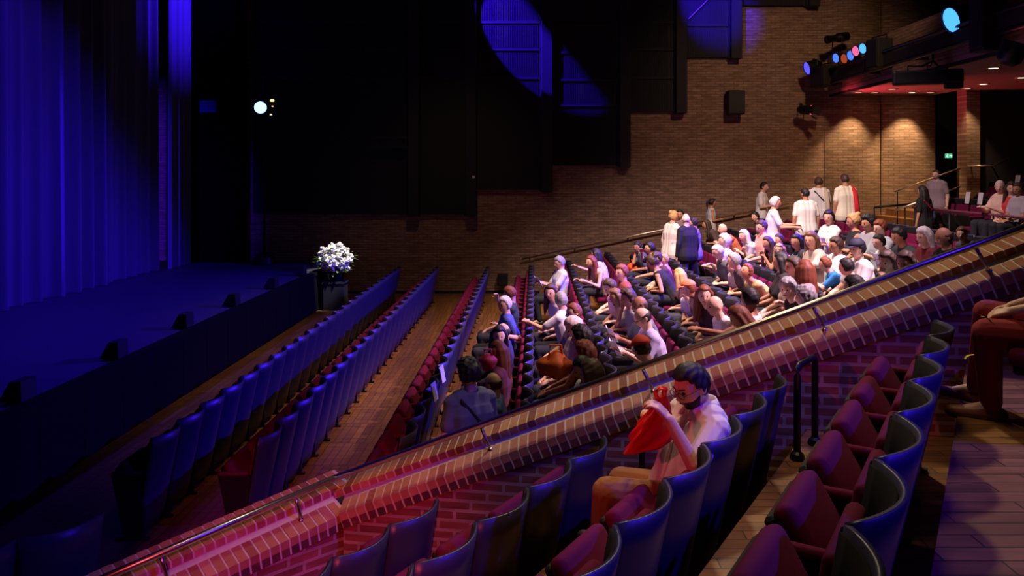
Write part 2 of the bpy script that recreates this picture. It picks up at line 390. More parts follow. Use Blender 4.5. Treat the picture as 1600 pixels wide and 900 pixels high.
# ------------------------------------------------------------------ dark stepped wall panels
PAN = [(392, 655, 335), (655, 745, 335), (745, 864, 297), (864, 986, 258), (986, 1074, 173), (1074, 1160, 88), (1160, 1282, 6)]
PLAB = ['wide dark wall panel nearest the stage, above the dim brick wall', 'narrow dark wall panel with a small white plate on its post',
        'dark ribbed wall panel with the blue light beam across its top', 'dark wall panel whose lower edge is third lowest, beside the beam-lit one',
        'dark wall panel between the beam-lit panels, stepping up toward the balcony', 'blue-lit wall panel with a diagonal brace high beside bare brick',
        'highest dark wall panel with only its lower edge showing over the brick']
for i, (xa, xb, yb) in enumerate(PAN):
    Yf = 20.0
    a = W(xa, yb, Yf); b = W(xb, yb, Yf); x0, x1, z0 = a.x, b.x, a.z; z1 = 9.2
    t = thing('wall_panel', PLAB[i], 'wall panel', ((x0+x1)/2, YW, z0), 0, 'stepped dark panels on the far wall'); cx = (x0+x1)/2
    mb = MB(); mb.box((x0-cx, -.14, 0), (x1-cx-.3, 0, z1-z0)); obj('backing', mb, M_PANEL, t)
    mb = MB(); n = int((x1-x0-.34)/.045)
    for k in range(n):
        xx = x0-cx+.01+k*.045; mb.box((xx, -.165, .03), (xx+.022, -.138, z1-z0))
    obj('ribs', mb, M_PANEL, t)
    for zz in [z for z in ((5.55, 6.28, 6.98, 7.62) if i not in (3, 5) else (4.85, 5.5, 6.2, 6.9, 7.6)) if z > z0+.3 and z < z1]:
        mb = MB(); mb.box((x0-cx, -.2, zz-z0-.03), (x1-cx-.3, -.16, zz-z0+.03)); obj('rail', mb, M_PANEL, t)
    mb = MB(); mb.rbox((x1-cx-.15, -.17, (z1-z0)/2-.03), (.28, .34, z1-z0+.06), .015, 1)
    mb.box((x1-cx-.33, -.2, -.03), (x1-cx-.29, -.0, z1-z0)); obj('post', mb, M_PANEL, t)
    if i == 5:
        mb = MB(); mb.tube([(x0-cx+.05, -.2, 7.05-z0), (x0-cx+.75, -.2, 7.75-z0)], .02, 8); obj('brace', mb, M_STEEL, t)
mb = MB(); mb.rbox((0, 0, 0), (.07, .02, .07), .006, 1)
p = W(738, 277, 19.62)
o = obj('wall_plate', mb, M_WHITE); o.location = (p.x, 19.945-.0, p.z); o.location.y = 19.95; tag(o, 'tiny white square plate on the post of a dark wall panel', 'plate')

# ------------------------------------------------------------------ speakers, flowers, footlights
def speaker(name, label, c, w, h, d, fwd=(0, -1)):
    t = thing(name, label, 'speaker', (c.x, c.y, c.z))
    mb = MB(); mb.rbox((0, 0, 0), (w, d, h), .015, 2); obj('cabinet', mb, M_BLACK, t)
    mb = MB(); mb.rbox((0, -d/2-.004, 0), (w*.9, .012, h*.92), .004, 1); obj('grille', mb, mat('speaker_grille', lin(14, 14, 16), .6), t)
    mb = MB(); mb.box((-.05, d/2-.01, -.05), (.05, d/2+.1, .05)); obj('wall_bracket', mb, M_BLACKM, t); return t
speaker('wall_speaker', 'black box speaker mounted high on the bare brick wall', W(1150, 160, 19.97)+Vector((0, .08, 0)), .42, .6, .34)
speaker('wall_speaker', 'small black speaker low on the brick wall behind the front rows', W(785.5, 437, 20.05)+Vector((0, .05, 0)), .26, .28, .2)

def bouquet(loc, label):
    t = thing('flower_arrangement', label, 'flowers', loc); rnd = random.Random(5)
    mb = MB(); prof = [(.10, 0), (.13, .06), (.15, .2), (.19, .36), (.2, .38), (.17, .37), (.1, .1)]
    n = 20; vs = [(r*math.cos(2*PI*k/n), r*math.sin(2*PI*k/n), z) for r, z in prof for k in range(n)]
    fs = [(i*n+k, i*n+(k+1) % n, (i+1)*n+(k+1) % n, (i+1)*n+k) for i in range(len(prof)-1) for k in range(n)]+[tuple(range(n-1, -1, -1))]
    mb.add(vs, fs); obj('vase', mb, M_BLACK, t, True)
    fl = MB(); lf = MB()
    for k in range(120):
        u = rnd.uniform(0, 2*PI); v = rnd.uniform(-.75, 1); rr = math.sqrt(max(0, 1-v*v))
        R = rnd.uniform(.3, .38); c = Vector((R*rr*math.cos(u)*1.02, R*rr*math.sin(u), .5+R*v*.82))
        if v > .5 and rnd.random() < .3: c.z += .07
        for q in range(9):                                   # a cluster of petals per bloom
            d = Vector((rnd.gauss(0, 1), rnd.gauss(0, 1), rnd.gauss(0, 1))).normalized()
            fl.ball(c+d*.045, rnd.uniform(.026, .04), 6, 5, 0, None, (1, 1, .75))
    for k in range(80):
        u = rnd.uniform(0, 2*PI); v = rnd.uniform(-.9, .6); rr = math.sqrt(max(0, 1-v*v)); R = rnd.uniform(.3, .42)
        c = Vector((R*rr*math.cos(u), R*rr*math.sin(u), .48+R*v*.8)); d = Vector((math.cos(u), math.sin(u), rnd.uniform(-.7, .3))).normalized()
        sd = d.cross(Vector((0, 0, 1))).normalized()*.035; L = rnd.uniform(.09, .16)
        lf.add([c, c+d*L*.5+sd, c+d*L, c+d*L*.5-sd, c+d*L*.5+Vector((0, 0, -.008))], [(0, 1, 4), (1, 2, 4), (2, 3, 4), (3, 0, 4), (0, 3, 2, 1)])
    b = obj('blossoms', fl, mat('white_petals', lin(240, 238, 214), .7), t, True); b['kind'] = 'stuff'
    b = obj('leaves', lf, mat('green_leaves', lin(96, 128, 50), .6), t); b['kind'] = 'stuff'
    return t
bouquet((-4.56, 18.0, .64), 'big arrangement of white flowers on a black plinth at the stage corner')
mb = MB(); mb.rbox((0, 0, .31), (.46, .46, .62), .01, 1); mb.box((-.25, -.25, .6), (.25, .25, .64)); o = obj('plinth', mb, M_BLACK); o.location = (-4.56, 18.0, 0); tag(o, 'black square plinth under the white flowers', 'plinth')
flab = ['footlight on the stage edge closest to the camera', 'second footlight along the stage edge from the camera', 'third footlight along the stage edge from the camera',
        'fourth footlight along the stage edge from the camera', 'fifth footlight along the stage edge from the camera', 'sixth footlight on the stage edge, nearest the white flowers']
foot = None
for i, (px, py) in enumerate(((30, 640), (180, 565), (287, 512), (363, 475), (425, 450), (470, 432))):
    Y = 5.15*FPX/(VPX-px)
    if foot is None:
        foot = t = thing('footlight', 'x', 'stage light', (0, 0, 0), 0, 'black footlights along the stage edge')
        mb = MB(); mb.hexa([(-.13, -.12, 0), (.1, -.12, 0), (.1, .12, 0), (-.13, .12, 0), (-.02, -.12, .2), (.09, -.12, .2), (.09, .12, .2), (-.02, .12, .2)]); obj('housing', mb, M_BLACK, t)
        mb = MB(); mb.hexa([(-.125, -.1, .02), (-.12, -.1, .02), (-.12, .1, .02), (-.125, .1, .02), (-.035, -.1, .185), (-.03, -.1, .185), (-.03, .1, .185), (-.035, .1, .185)])
        obj('lens', mb, mat('dark_glass', lin(14, 14, 18), .1), t)
        t.location = (-5.15, Y, SH+.025)
    else: t = copy_tree(foot, (-5.15, Y, SH+.025))
    t['label'] = 'black '+flab[i]

# ------------------------------------------------------------------ balcony with soffit
BX = 7.53
mb = MB(); mb.box((BX, 2, 5.12), (13.0, 18.98, 5.2)); mb.box((BX, 18.98, 5.12), (10.3, YW, 5.2)); struct(obj('ceiling_soffit', mb, M_SOFFIT))
M_BRICKF = brick_mat('fascia_brick', lin(150, 116, 92), lin(126, 92, 70), lin(110, 90, 74), .24, .066, (1, 2))
mb = MB(); mb.box((BX, 2, 5.2), (BX+.2, YW-.2, 6.1)); struct(obj('wall_balcony_front', mb, M_BRICKF))
mb = MB(); mb.box((BX+.02, 2, 5.06), (BX+.1, YW-.2, 5.12)); struct(obj('trim_soffit', mb, M_BLACK))
dl = [(1341, 150), (1366, 145), (1394, 139), (1425, 152), (1454, 146), (1437, 130), (1537, 131), (1552, 106), (1597, 121), (1511, 153.5)]
dlab = ['over the first brick bay', 'behind the one over the first brick bay', 'at the red-lit edge of the soffit', 'bright one over the second brick bay', 'close to the vestibule corner',
        'in the middle of the red glow', 'in the plain part of the soffit', 'nearest the balcony edge', 'closest to the camera', 'dim one by the brick pier']
for i, (px, py) in enumerate(dl):
    Y = min((EYE-5.12)*-FPX/(VPY-py), 19.55 if px < 1470 else 18.6); X = (px-VPX)*Y/FPX
    t = thing('ceiling_downlight', 'small round downlight in the balcony soffit, '+dlab[i], 'ceiling light', (X, Y, 5.12), 0, 'downlights in the balcony soffit')
    mb = MB(); n = 20
    vs = [(r*math.cos(2*PI*k/n), r*math.sin(2*PI*k/n), z) for r, z in ((.13, 0), (.13, -.012), (.095, -.015), (.09, 0)) for k in range(n)]
    mb.add(vs, [(a*n+k, a*n+(k+1) % n, (a+1)*n+(k+1) % n, (a+1)*n+k) for a in range(3) for k in range(n)]); obj('trim_ring', mb, M_STEEL, t, True)
    mb = MB(); mb.cone((0, 0, -.006), (0, 0, -.004), .02, .09, 20); mb = MB(); mb.add([(.092*math.cos(2*PI*k/n), .092*math.sin(2*PI*k/n), -.006) for k in range(n)]+[(.092*math.cos(2*PI*k/n), .092*math.sin(2*PI*k/n), -.001) for k in range(n)],
        [tuple(range(n-1, -1, -1)), tuple(range(n, 2*n))]+[(k, (k+1) % n, n+(k+1) % n, n+k) for k in range(n)])
    obj('bulb', mb, emis('downlight_glow_%d' % (i in (3, 6, 7, 8)), (1, .74, .5), (7 if i in (3, 6, 7, 8) else 2.2)), t)
    pw = {0: 230, 3: 300, 9: 90}.get(i, 14)
    dy = {0: .55, 3: .55, 9: .4}.get(i, 0)
    spot('downlight_beam', (X, Y-.05, 5.09), (X, Y+dy, 2.0), (1, .68, .38), pw, 74 if i in (0, 3) else 80, .6, .03)

# ------------------------------------------------------------------ lighting bar and its lamps
BARX = 7.2
t = thing('lighting_bar', 'dark lighting bar running along the balcony front and carrying stage lamps', 'lighting bar', (BARX, 12, 5.62))
mb = MB(); mb.tube([(0, -8, 0), (0, 7.9, 0)], .045, 12); obj('main_tube', mb, M_BLACKM, t, True)
mb = MB(); mb.tube([(0, -8, -.32), (0, 7.9, -.32)], .035, 12); obj('lower_tube', mb, M_BLACKM, t, True)
for k in range(8):
    mb = MB(); mb.box((-.03, -7.5+2.1*k-.03, -.34), (.325, -7.5+2.1*k+.03, -.28)); mb.box((-.03, -7.5+2.1*k-.03, -.33), (.03, -7.5+2.1*k+.03, .03)); obj('arm', mb, M_BLACKM, t)
mb = MB(); mb.box((-.02, -8, -.28), (.03, 7.9, -.06)); obj('cable_tray', mb, M_BLACK, t)

def aim(d):                                    # local -z of a lamp looks along d
    return Vector(d).to_track_quat('-Z', 'Y').to_matrix().to_4x4()
def lamp(name, label, c, d, r, L, glow=None, es=8, barn=False, kind='par', cat='stage lamp', hang=None, lens_r=None):
    """c: centre of the lens; the body runs back from it"""
    t = thing(name, label, cat, c); T = aim(d)
    mb = MB()
    prof = {'par': [(r*.5, L), (r*.95, L*.75), (r, L*.2), (r*1.04, 0)], 'profile': [(r*.75, L), (r*.8, L*.55), (r*.55, L*.5), (r*.55, L*.12), (r*.7, .1*L), (r*.7, 0)]}[kind]
    n = 20; vs = [T @ Vector((a*math.cos(2*PI*k/n), a*math.sin(2*PI*k/n), z)) for a, z in prof for k in range(n)]
    m = len(prof)
    fs = [(i*n+k, i*n+(k+1) % n, (i+1)*n+(k+1) % n, (i+1)*n+k) for i in range(m-1) for k in range(n)]+[tuple(range(n-1, -1, -1))]
    lr = prof[-1][0]*.93
    mb.add(vs, fs); obj('housing', mb, M_BLACKM, t, True)
    mb = MB(); vs = [T @ Vector((lr*q*math.cos(2*PI*k/n), lr*q*math.sin(2*PI*k/n), .02-.015*(1-q*q))) for q in (1, .66, .33) for k in range(n)]+[T @ Vector((0, 0, .003))]
    mb.add(vs, [(a*n+k, a*n+(k+1) % n, (a+1)*n+(k+1) % n, (a+1)*n+k) for a in range(2) for k in range(n)]+[(2*n+k, 2*n+(k+1) % n, 3*n) for k in range(n)])
    obj('lens', mb, emis('glow_'+label[:24], glow, es) if glow else mat('dark_glass', lin(14, 14, 18), .1), t, True)
    mb = MB()
    if hang is None: hang = (0, 0, .3)
    h = Vector(hang); s = T @ Vector((r+.02, 0, L*.5)); s2 = T @ Vector((-r-.02, 0, L*.5)); mid = T @ Vector((0, 0, L*.5))
    q = Vector((T.col[0][0], T.col[0][1], T.col[0][2]))*(r+.02)
    mb.tube([mid+q, mid+q+h*.7, mid+h*.85, mid-q+h*.7, mid-q], .014, 8); mb.tube([mid+h*.85, mid+h], .03, 8)
    obj('yoke', mb, M_BLACKM, t)
    if barn:
        for k in range(4):
            a = PI/2*k; mb = MB(); ca, sa = math.cos(a), math.sin(a)
            f = lambda u, v, z: T @ Vector((ca*u-sa*v, sa*u+ca*v, z))
            mb.hexa([f(r, -r*.7, 0), f(r+.006, -r*.7, 0), f(r+.006, r*.7, 0), f(r, r*.7, 0), f(r*1.75, -r, -r*1.1), f(r*1.75+.006, -r, -r*1.1), f(r*1.75+.006, r, -r*1.1), f(r*1.75, r, -r*1.1)])
            obj('barn_door', mb, M_BLACKM, t)
    return t
def onbar(px, py, X=BARX):
    Y = X*FPX/(px-VPX); return Vector((X, Y, EYE-(py-VPY)*Y/FPX))
LEDB = (.06, .16, 1.0); LEDP = (1.0, .12, .3)
for i, (px, py, g, es, lb) in enumerate([(1305, 91, LEDB, 1.6, 'small lamp with a thin blue lens, first in the row of five on the bar'),
        (1318, 92, (1, .15, .05), .35, 'small lamp with a dim orange-red lens, second in the row of five'),
        (1328, 87, LEDB, 1.6, 'small lamp with a tilted blue lens, third in the row of five'),
        (1336, 80, LEDP, 1.3, 'small lamp with a pink lens, fourth in the row of five'),
        (1347, 76, (.06, .3, 1.0), 2.0, 'small lamp with a pale blue lens, last in the row of five')]):
    c = onbar(px, py, BARX-.15)
    lamp('par_lamp', lb, c, (-1, -.38, -.25), .11, .26, g, es, hang=(.15, .0, -.3))
c = onbar(1485, 32, BARX-.1); lamp('wash_lamp', 'big bright blue wash lamp tilted on top of the lighting bar', c, (-1, -.1, -.35), .22, .42, (.05, .28, 1.0), 2.2, hang=(.05, 0, -.42))
c = onbar(1292, 62, BARX); lamp('profile_spotlight', 'long black profile spotlight pointing at the stage above the row of five lamps', c, (-1, -.35, -.2), .15, .62, hang=(0, 0, -.4), kind='profile')
c = W(1260, 107, 19.5); lamp('corner_lamp', 'lamp with a narrow blue lens at the wall end of the bar', c, (-1, -.12, -.3), .16, .4, (.06, .05, 1.0), 2.2, hang=(0, 0, .2))
c = W(1268, 172, 19.6); lamp('barn_door_lamp', 'lamp with red-lit barn doors hanging below the wall end of the bar', c, (.8, -.7, -.1), .12, .36, (1, .09, .15), 3, True, hang=(.1, .575, .2))
c = onbar(1588, 66, BARX); lamp('floodlight', 'floodlight with a thin red glow on its top, closest to the camera on the bar', c, (.3, -.3, 1), .19, .36, (1, .1, .2), 2.0, hang=(-.1, 0, .25))
def boxy(name, label, px, py, w, d, h, X, parts=True, tilt=0):
    c = onbar(px, py, X); t = thing(name, label, 'stage equipment', c, tilt)
    mb = MB(); mb.rbox((0, 0, 0), (d, w, h), .02, 2); obj('case', mb, M_BLACK, t)
    mb = MB(); mb.rbox((-d/2-.006, 0, 0), (.014, w*.86, h*.86), .004, 1); obj('grille', mb, mat('speaker_grille', lin(14, 14, 16), .6), t)
    mb = MB(); mb.tube([(0, -w/2-.01, 0), (0, -w/2-.02, h*.6), (0, w/2+.02, h*.6), (0, w/2+.01, 0)], .016, 8); obj('bracket', mb, M_BLACKM, t); return t
boxy('hanging_speaker', 'black box speaker on the bar beside the row of five lamps', 1374, 84, .42, .36, .62, BARX, tilt=.2)
boxy('hanging_speaker', 'tall black speaker hanging in front of the balcony at the picture top', 1541, 34, .36, .34, .95, BARX-.05, tilt=.1)
boxy('dimmer_box', 'squat dark box in the cluster at the wall end of the bar', 1286, 120, .6, .35, .5, BARX-.1, tilt=.2)
# long effect light slung under the bar
c = onbar(1449, 121, BARX-.1); t = thing('follow_spotlight', 'long black follow spotlight slung on three hooks below the bar', 'stage lamp', c)
mb = MB(); dirv = Vector((-.55, -.83, 0)); L = 1.15
mb.rbox((0, 0, 0), (.26, L, .26), .04, 2, Matrix.Rotation(1.2, 4, 'Z')); obj('housing', mb, M_BLACKM, t)
mb = MB(); mb.rbox((0, -.42, -.14), (.2, .3, .16), .03, 2, Matrix.Rotation(1.2, 4, 'Z')); obj('ballast', mb, M_BLACKM, t)
for k in (-.3, 0, .3):
    mb = MB(); b = Vector((k, -k*.35, .12)); mb.tube([b, b+Vector((.0, 0, .1)), Vector((k*.5+.05, 0, .2)), Vector((.1, 0, .30)), Vector((.1, 0, .45))], .018, 8); obj('hook', mb, M_BLACKM, t)

# unseen lamp of the panel beam; its flag is added to cut the cone
Lp = Vector((-3.0, 17.9, 9.2)); e0 = Vector((-.5, 20, 7.7)); e1 = Vector((1.5, 20, 5.25)); k = .16
t = lamp('flagged_spotlight', 'spotlight under the ceiling with a black flag, throwing the blue beam on the panels', Lp+Vector((-.03, -.02, .02)), (2.6, 2.1, -2.35), .12, .3, (.05, .03, 1.0), 3, hang=(0, 0, .1))
a0 = Lp+(e0-Lp)*k-t.location; a1 = Lp+(e1-Lp)*k-t.location; sd = (e1-e0).normalized(); b0 = a0-sd*.3; b1 = a1+sd*.3; up = Vector((.55, 0, .75)).normalized()*.45
mb = MB(); q = Vector((.004, .006, 0)); mb.hexa([b0, b1, b1+q, b0+q, b0+up, b1+up, b1+up+q, b0+up+q]); mb.tube([(a0+a1)*.5+up*.9, (0, 0, .12)], .008, 6); obj('flag', mb, M_BLACK, t)

# ------------------------------------------------------------------ dark stage side: lamp tower and fittings
c = W(407, 168, 19.3); lamp('boom_lamp', 'glaring white-blue lamp shining out of the dark stage side', c, (.42, -1, -.08), .15, .35, (.14, .42, 1.0), 6, hang=(0, 0, .3))
t = thing('lamp_boom', 'black upright pole carrying the glaring lamp at the stage side', 'lamp stand', (c.x+.02, c.y+.2, SH))
mb = MB(); mb.tube([(0, 0, .03), (0, 0, c.z-SH+.75)], .03, 10); obj('pole', mb, M_BLACKM, t, True)
mb = MB(); mb.cone((0, 0, .015), (0, 0, .03), .3, .28, 20); obj('base', mb, M_BLACKM, t)
for i, (px, py, s, lb) in enumerate([(425, 157, .05, 'small amber indicator at the top of the cluster beside the glaring lamp'), (425.5, 166, .022, 'tiny amber indicator in the middle beside the glaring lamp'),
        (423, 179, .026, 'tiny amber indicator lowest beside the glaring lamp')]):
    p = W(px, py, 20.11); mb = MB(); mb.rbox((0, 0, 0), (s*1.9, .03, s), .006, 1)
    o = obj('indicator_lamp', mb, emis('amber', (1, .7, .3), 2.2)); o.location = (p.x, 20.125, p.z); tag(o, lb, 'indicator light')
p = W(325, 166, 19.9); mb = MB()  # ribbed blue block added in place of a blue reflection
for k in range(4): mb.rbox((0, 0, -.12+.08*k), (.42, .06, .07), .012, 2)
o = obj('reflection_patch', mb, mat('blue_reflection', lin(50, 70, 160), .25)); o.location = (p.x, 19.91, p.z); tag(o, 'small ribbed blue reflection rack on the black flat by the curtain leg', 'patch')
spot('reflection_spot', (p.x-.2, 18.6, p.z+.9), (p.x, 19.9, p.z), BLUE, 9, 20, .5)  # small blue spot aimed at the stand-in reflection
p = W(610, 216, 19.6); t = thing('wall_shelf', 'dim blue-lit ledge on the dark panel nearest the stage', 'shelf', (p.x, 19.835, p.z))
mb = MB(); mb.rbox((0, -.12, 0), (.85, .3, .05), .012, 1); obj('board', mb, M_PANEL, t)
for s in (-.3, .3):
    mb = MB(); mb.box((s-.02, -.2, -.15), (s+.02, .02, -.02)); obj('bracket', mb, M_BLACKM, t)
spot('ledge_lamp', (p.x+.3, 19.3, p.z+1.6), (p.x, 19.75, p.z), BLUE, 6, 26, .6)

# ------------------------------------------------------------------ far aisle handrail, stair rails, exit sign
def rail(name, label, pts, posts, r=.022, m=None, drop=None, cat='handrail'):
    pts = [Vector(p) for p in pts]; t = thing(name, label, cat, pts[0]); b = pts[0]
    mb = MB(); mb.tube([p-b for p in pts], r, 12); obj('rail', mb, m or M_BRASS, t, True)
    for p, q in posts:
        mb = MB(); mb.tube([Vector(p)-b, Vector(q)-b], .016, 8); obj('post' if abs(Vector(p).z-Vector(q).z) > .3 else 'bracket', mb, M_BLACKM, t, True)
    return t
a = W(815, 405, 20.15); b = W(1232, 318, 20.15)
rail('wall_handrail', 'long thin handrail climbing along the far brick wall', [a, b], [(a.lerp(b, f)+Vector((0, 0, -.02)), a.lerp(b, f)+Vector((0, .15, -.06))) for f in (.03, .2, .4, .6, .8, .97)], .024)
b2 = W(1212, 318.5, 20.15); 
rail('stair_handrail', 'upper bright handrail of the rear stairs beside the dark doorway', [W(1398, 300, 18.4), W(1500, 263, 18.4)], [(W(1402, 299, 18.4), Vector((W(1402, 299, 18.4).x, 18.4, 1.35))), (W(1497, 264, 18.4), Vector((W(1497, 264, 18.4).x, 18.4, 2.0)))])
rail('stair_handrail', 'lower bright handrail of the rear stairs nearer the seats', [W(1398, 329, 16.5), W(1500, 292, 16.5)], [(W(1414, 323, 16.5), Vector((W(1414, 323, 16.5).x, 16.5, 1.35))), (W(1496, 293.5, 16.5), Vector((W(1496, 293.5, 16.5).x, 16.5, 2.0)))])
rail('barrier_rail', 'dark barrier rail across the aisle at the foot of the rear stairs', [W(1366, 324, 17.3), W(1430, 318, 17.3)], [(W(1366, 324, 17.3), Vector((W(1366, 324, 17.3).x, 17.3, 1.35))), (W(1429, 318, 17.3), Vector((W(1429, 318, 17.3).x, 17.3, 1.35)))], .025, M_BLACKM, cat='barrier')
rail('dark_handrail', 'faint bent handrail on the dark wall beyond the brick pier', [W(1512, 259, 18.9), W(1552, 259, 18.9), W(1578, 246, 18.9)], [(W(1520, 259.5, 18.9), W(1520, 261, 18.9)+Vector((0, .3, 0))), (W(1560, 255.5, 18.9), W(1560, 257, 18.9)+Vector((0, .3, 0)))], .02, M_STEEL)
p = W(1484.5, 243.5, 21.55); t = thing('exit_sign', 'small green glowing exit sign in the dark doorway', 'sign', (p.x, 21.66, p.z))
mb = MB(); mb.rbox((0, 0, 0), (.22, .06, .14), .01, 1); obj('box', mb, M_BLACK, t)
mb = MB(); mb.box((-.1, -.036, -.06), (.1, -.031, .06)); obj('lit_face', mb, emis('exit_green', (.05, .5, .22), 1.1), t)
mb = MB()                                                                # running figure and arrow
mb.ball((-.035, -.04, .045), .012, 8, 6); mb.tube([(-.035, -.04, .03), (-.05, -.04, -.01)], .008, 6); mb.tube([(-.05, -.04, -.01), (-.025, -.04, -.03), (-.03, -.04, -.058)], .006, 6)
mb.tube([(-.05, -.04, -.01), (-.065, -.04, -.035), (-.09, -.04, -.04)], .006, 6); mb.tube([(-.06, -.04, .02), (-.035, -.04, .022), (-.01, -.04, .012)], .005, 6)
mb.box((.02, -.042, -.01), (.07, -.036, .01)); mb.add([(.07, -.04, -.03), (.105, -.04, 0), (.07, -.04, .03)], [(0, 1, 2)])
obj('pictogram', mb, emis('exit_white', (.8, 1, .85), 1.2), t)

# U-shaped guard rails at the ends of the side rows
def urail(label, p0, p1, h):
    p0 = Vector(p0); p1 = Vector(p1); t = thing('guard_rail', label, 'guard rail', p0, 0, 'black guard rails at the ends of the side rows'); d = p1-p0
    mb = MB(); z = Vector((0, 0, h)); mb.tube([(0, 0, 0), z*.9, z*.97+d*.04, z+d*.12, z+d*.88, d+z*.97-d*.04, d+z*.9, d], .021, 10); obj('bent_tube', mb, M_BLACKM, t, True)
    for q in (Vector(), d):
        mb = MB(); mb.cone(q+Vector((0, 0, .004)), q+Vector((0, 0, .012)), .045, .045); obj('floor_flange', mb, M_BLACKM, t)
urail('black guard rail at the end of the lowest side row, against the red brick', SQ(4.78, -3.06, .48), SQ(5.12, -3.02, .48), .58)
urail('black guard rail just behind the red carrier bag', SQ(4.90, -2.06, .95), SQ(5.2, -2.03, .95), .58)
urail('black guard rail past the last seat behind the seated man', SQ(4.86, -1.04, 1.42), SQ(5.18, -1.0, 1.42), .56)

# ------------------------------------------------------------------ seats
def seat_parts(down, last):
    t = thing('theatre_seat', 'x', 'seat')
    mb = MB(); n = 14; m = 7
    def sh(a, v, off):
        bul = .10*(1-a*a)*(.55+.45*v); return Vector((-.13*(1-v)+bul-off, a*(.2475-.012*(1-v)), .07+.81*v))
    vs = [sh(-1+2*i/n, j/m, o) for o in (0, .02) for j in range(m+1) for i in range(n+1)]
    N = (m+1)*(n+1); fs = []
    for j in range(m):
        for i in range(n):
            a = j*(n+1)+i; fs.append((a, a+1, a+n+2, a+n+1)); fs.append((N+a, N+a+n+1, N+a+n+2, N+a+1))
        e = j*(n+1); fs.append((e, e+n+1, N+e+n+1, N+e)); e += n; fs.append((e, N+e, N+e+n+1, e+n+1))
    for i in range(n):
        a = m*(n+1)+i; fs.append((a, a+1, N+a+1, N+a)); fs.append((i, N+i, N+i+1, i+1))
    mb.add(vs, fs); obj('back_shell', mb, M_SHELL, t, True)
    mb = MB()
    vs = [sh(-.97+1.94*i/n, .12+.86*j/m, o) for o in (.024, .034) for j in range(m+1) for i in range(n+1)]; mb.add(vs, fs)
    obj('back_shade', mb, M_SHADE, t, True)  # dark inset sheet standing in for shade inside the shell
    mb = MB(); T = Matrix.Translation((-.085, 0, .56)) @ Matrix.Rotation(.15, 4, 'Y')
    mb.rbox((0, 0, 0), (.06, .40, .42), .028, 3, T); obj('back_cushion', mb, M_MAROON, t, True)
    T = Matrix.Translation((-.15, 0, .325)) if down else Matrix.Translation((-.15, 0, .30)) @ Matrix.Rotation(math.radians(60), 4, 'Y')
    mb = MB(); mb.rbox((-.19, 0, .035), (.38, .40, .085), .035, 3, T); obj('seat_cushion', mb, M_MAROON, t, True)
    mb = MB(); mb.rbox((-.185, 0, -.02), (.35, .375, .045), .012, 1, T); mb.box((-.06, -.18, -.04), (.03, .18, 0), 0, T); obj('seat_board', mb, M_BLACK, t)
    for s in ((1, -1) if last else (1,)):
        y = .2265*s
        mb = MB(); mb.rbox((-.235, y, .567), (.26, .042, .035), .014, 2); obj('armrest', mb, M_MAROON, t, True)
        mb = MB(); mb.hexa([(-.25, y-.012, .0), (-.08, y-.012, .0), (-.08, y+.012, .0), (-.25, y+.012, .0), (-.36, y-.012, .552), (-.09, y-.012, .552), (-.09, y+.012, .552), (-.36, y+.012, .552)])
        mb.box((-.33, y-.02, 0), (-.05, y+.02, .02)); obj('stanchion', mb, M_BLACK, t)
    return t
PROTO = {}
def place_seat(loc, rz, label, group, down=False, last=False):
    k = (down, last)
    if k not in PROTO:
        t = seat_parts(down, last); PROTO[k] = t; t.location = loc; t.rotation_euler = (0, 0, rz)
    else: t = copy_tree(PROTO[k], loc, rz)
    t['label'] = label; t['group'] = group; return t
SEATY = [YEND-PITCH*(j+.5) for j in range(27)]
def row_near(k):                                # nearest seat of a stalls row that clears the parapet in the photograph
    lim = 0
    for j, y in enumerate(SEATY):
        if y < 6.7 or (k < 3 and y < 6.85): break
        X = ROWX[k]-.2; px = VPX+FPX*X/y; py = VPY+FPX*(EYE-ROWZ[k]-.88)/y
        if py > rail_y(px)+14: break
        lim = j
    return lim

# ------------------------------------------------------------------ people
JOBS = []                                        # meshes fused into one skin at the end, all in one pass
def fuse(o, mb, voxel, smooth=2): JOBS.append((o, mb, voxel, smooth))
def flush():
    sc = bpy.data.scenes.new('fuse_scene'); tmp = []
    for o, mb, vx, sm in JOBS:
        t = bpy.data.objects.new('fuse', mb.mesh('fuse')); sc.collection.objects.link(t)
        r = t.modifiers.new('r', 'REMESH'); r.mode = 'VOXEL'; r.voxel_size = vx; r.use_smooth_shade = True
        s = t.modifiers.new('s', 'SMOOTH'); s.factor = .5; s.iterations = sm
        tmp.append(t)
    vl = sc.view_layers[0]; vl.update(); dg = vl.depsgraph
    for (o, mb, vx, sm), t in zip(JOBS, tmp):
        me = bpy.data.meshes.new_from_object(t.evaluated_get(dg)); me.name = o.name
        old = o.data; me.materials.clear()
        for m in old.materials: me.materials.append(m)
        me.polygons.foreach_set('use_smooth', [True]*len(me.polygons))
        o.data = me; bpy.data.meshes.remove(old)
    for t in tmp:
        m = t.data; bpy.data.objects.remove(t); bpy.data.meshes.remove(m)
    bpy.data.scenes.remove(sc)

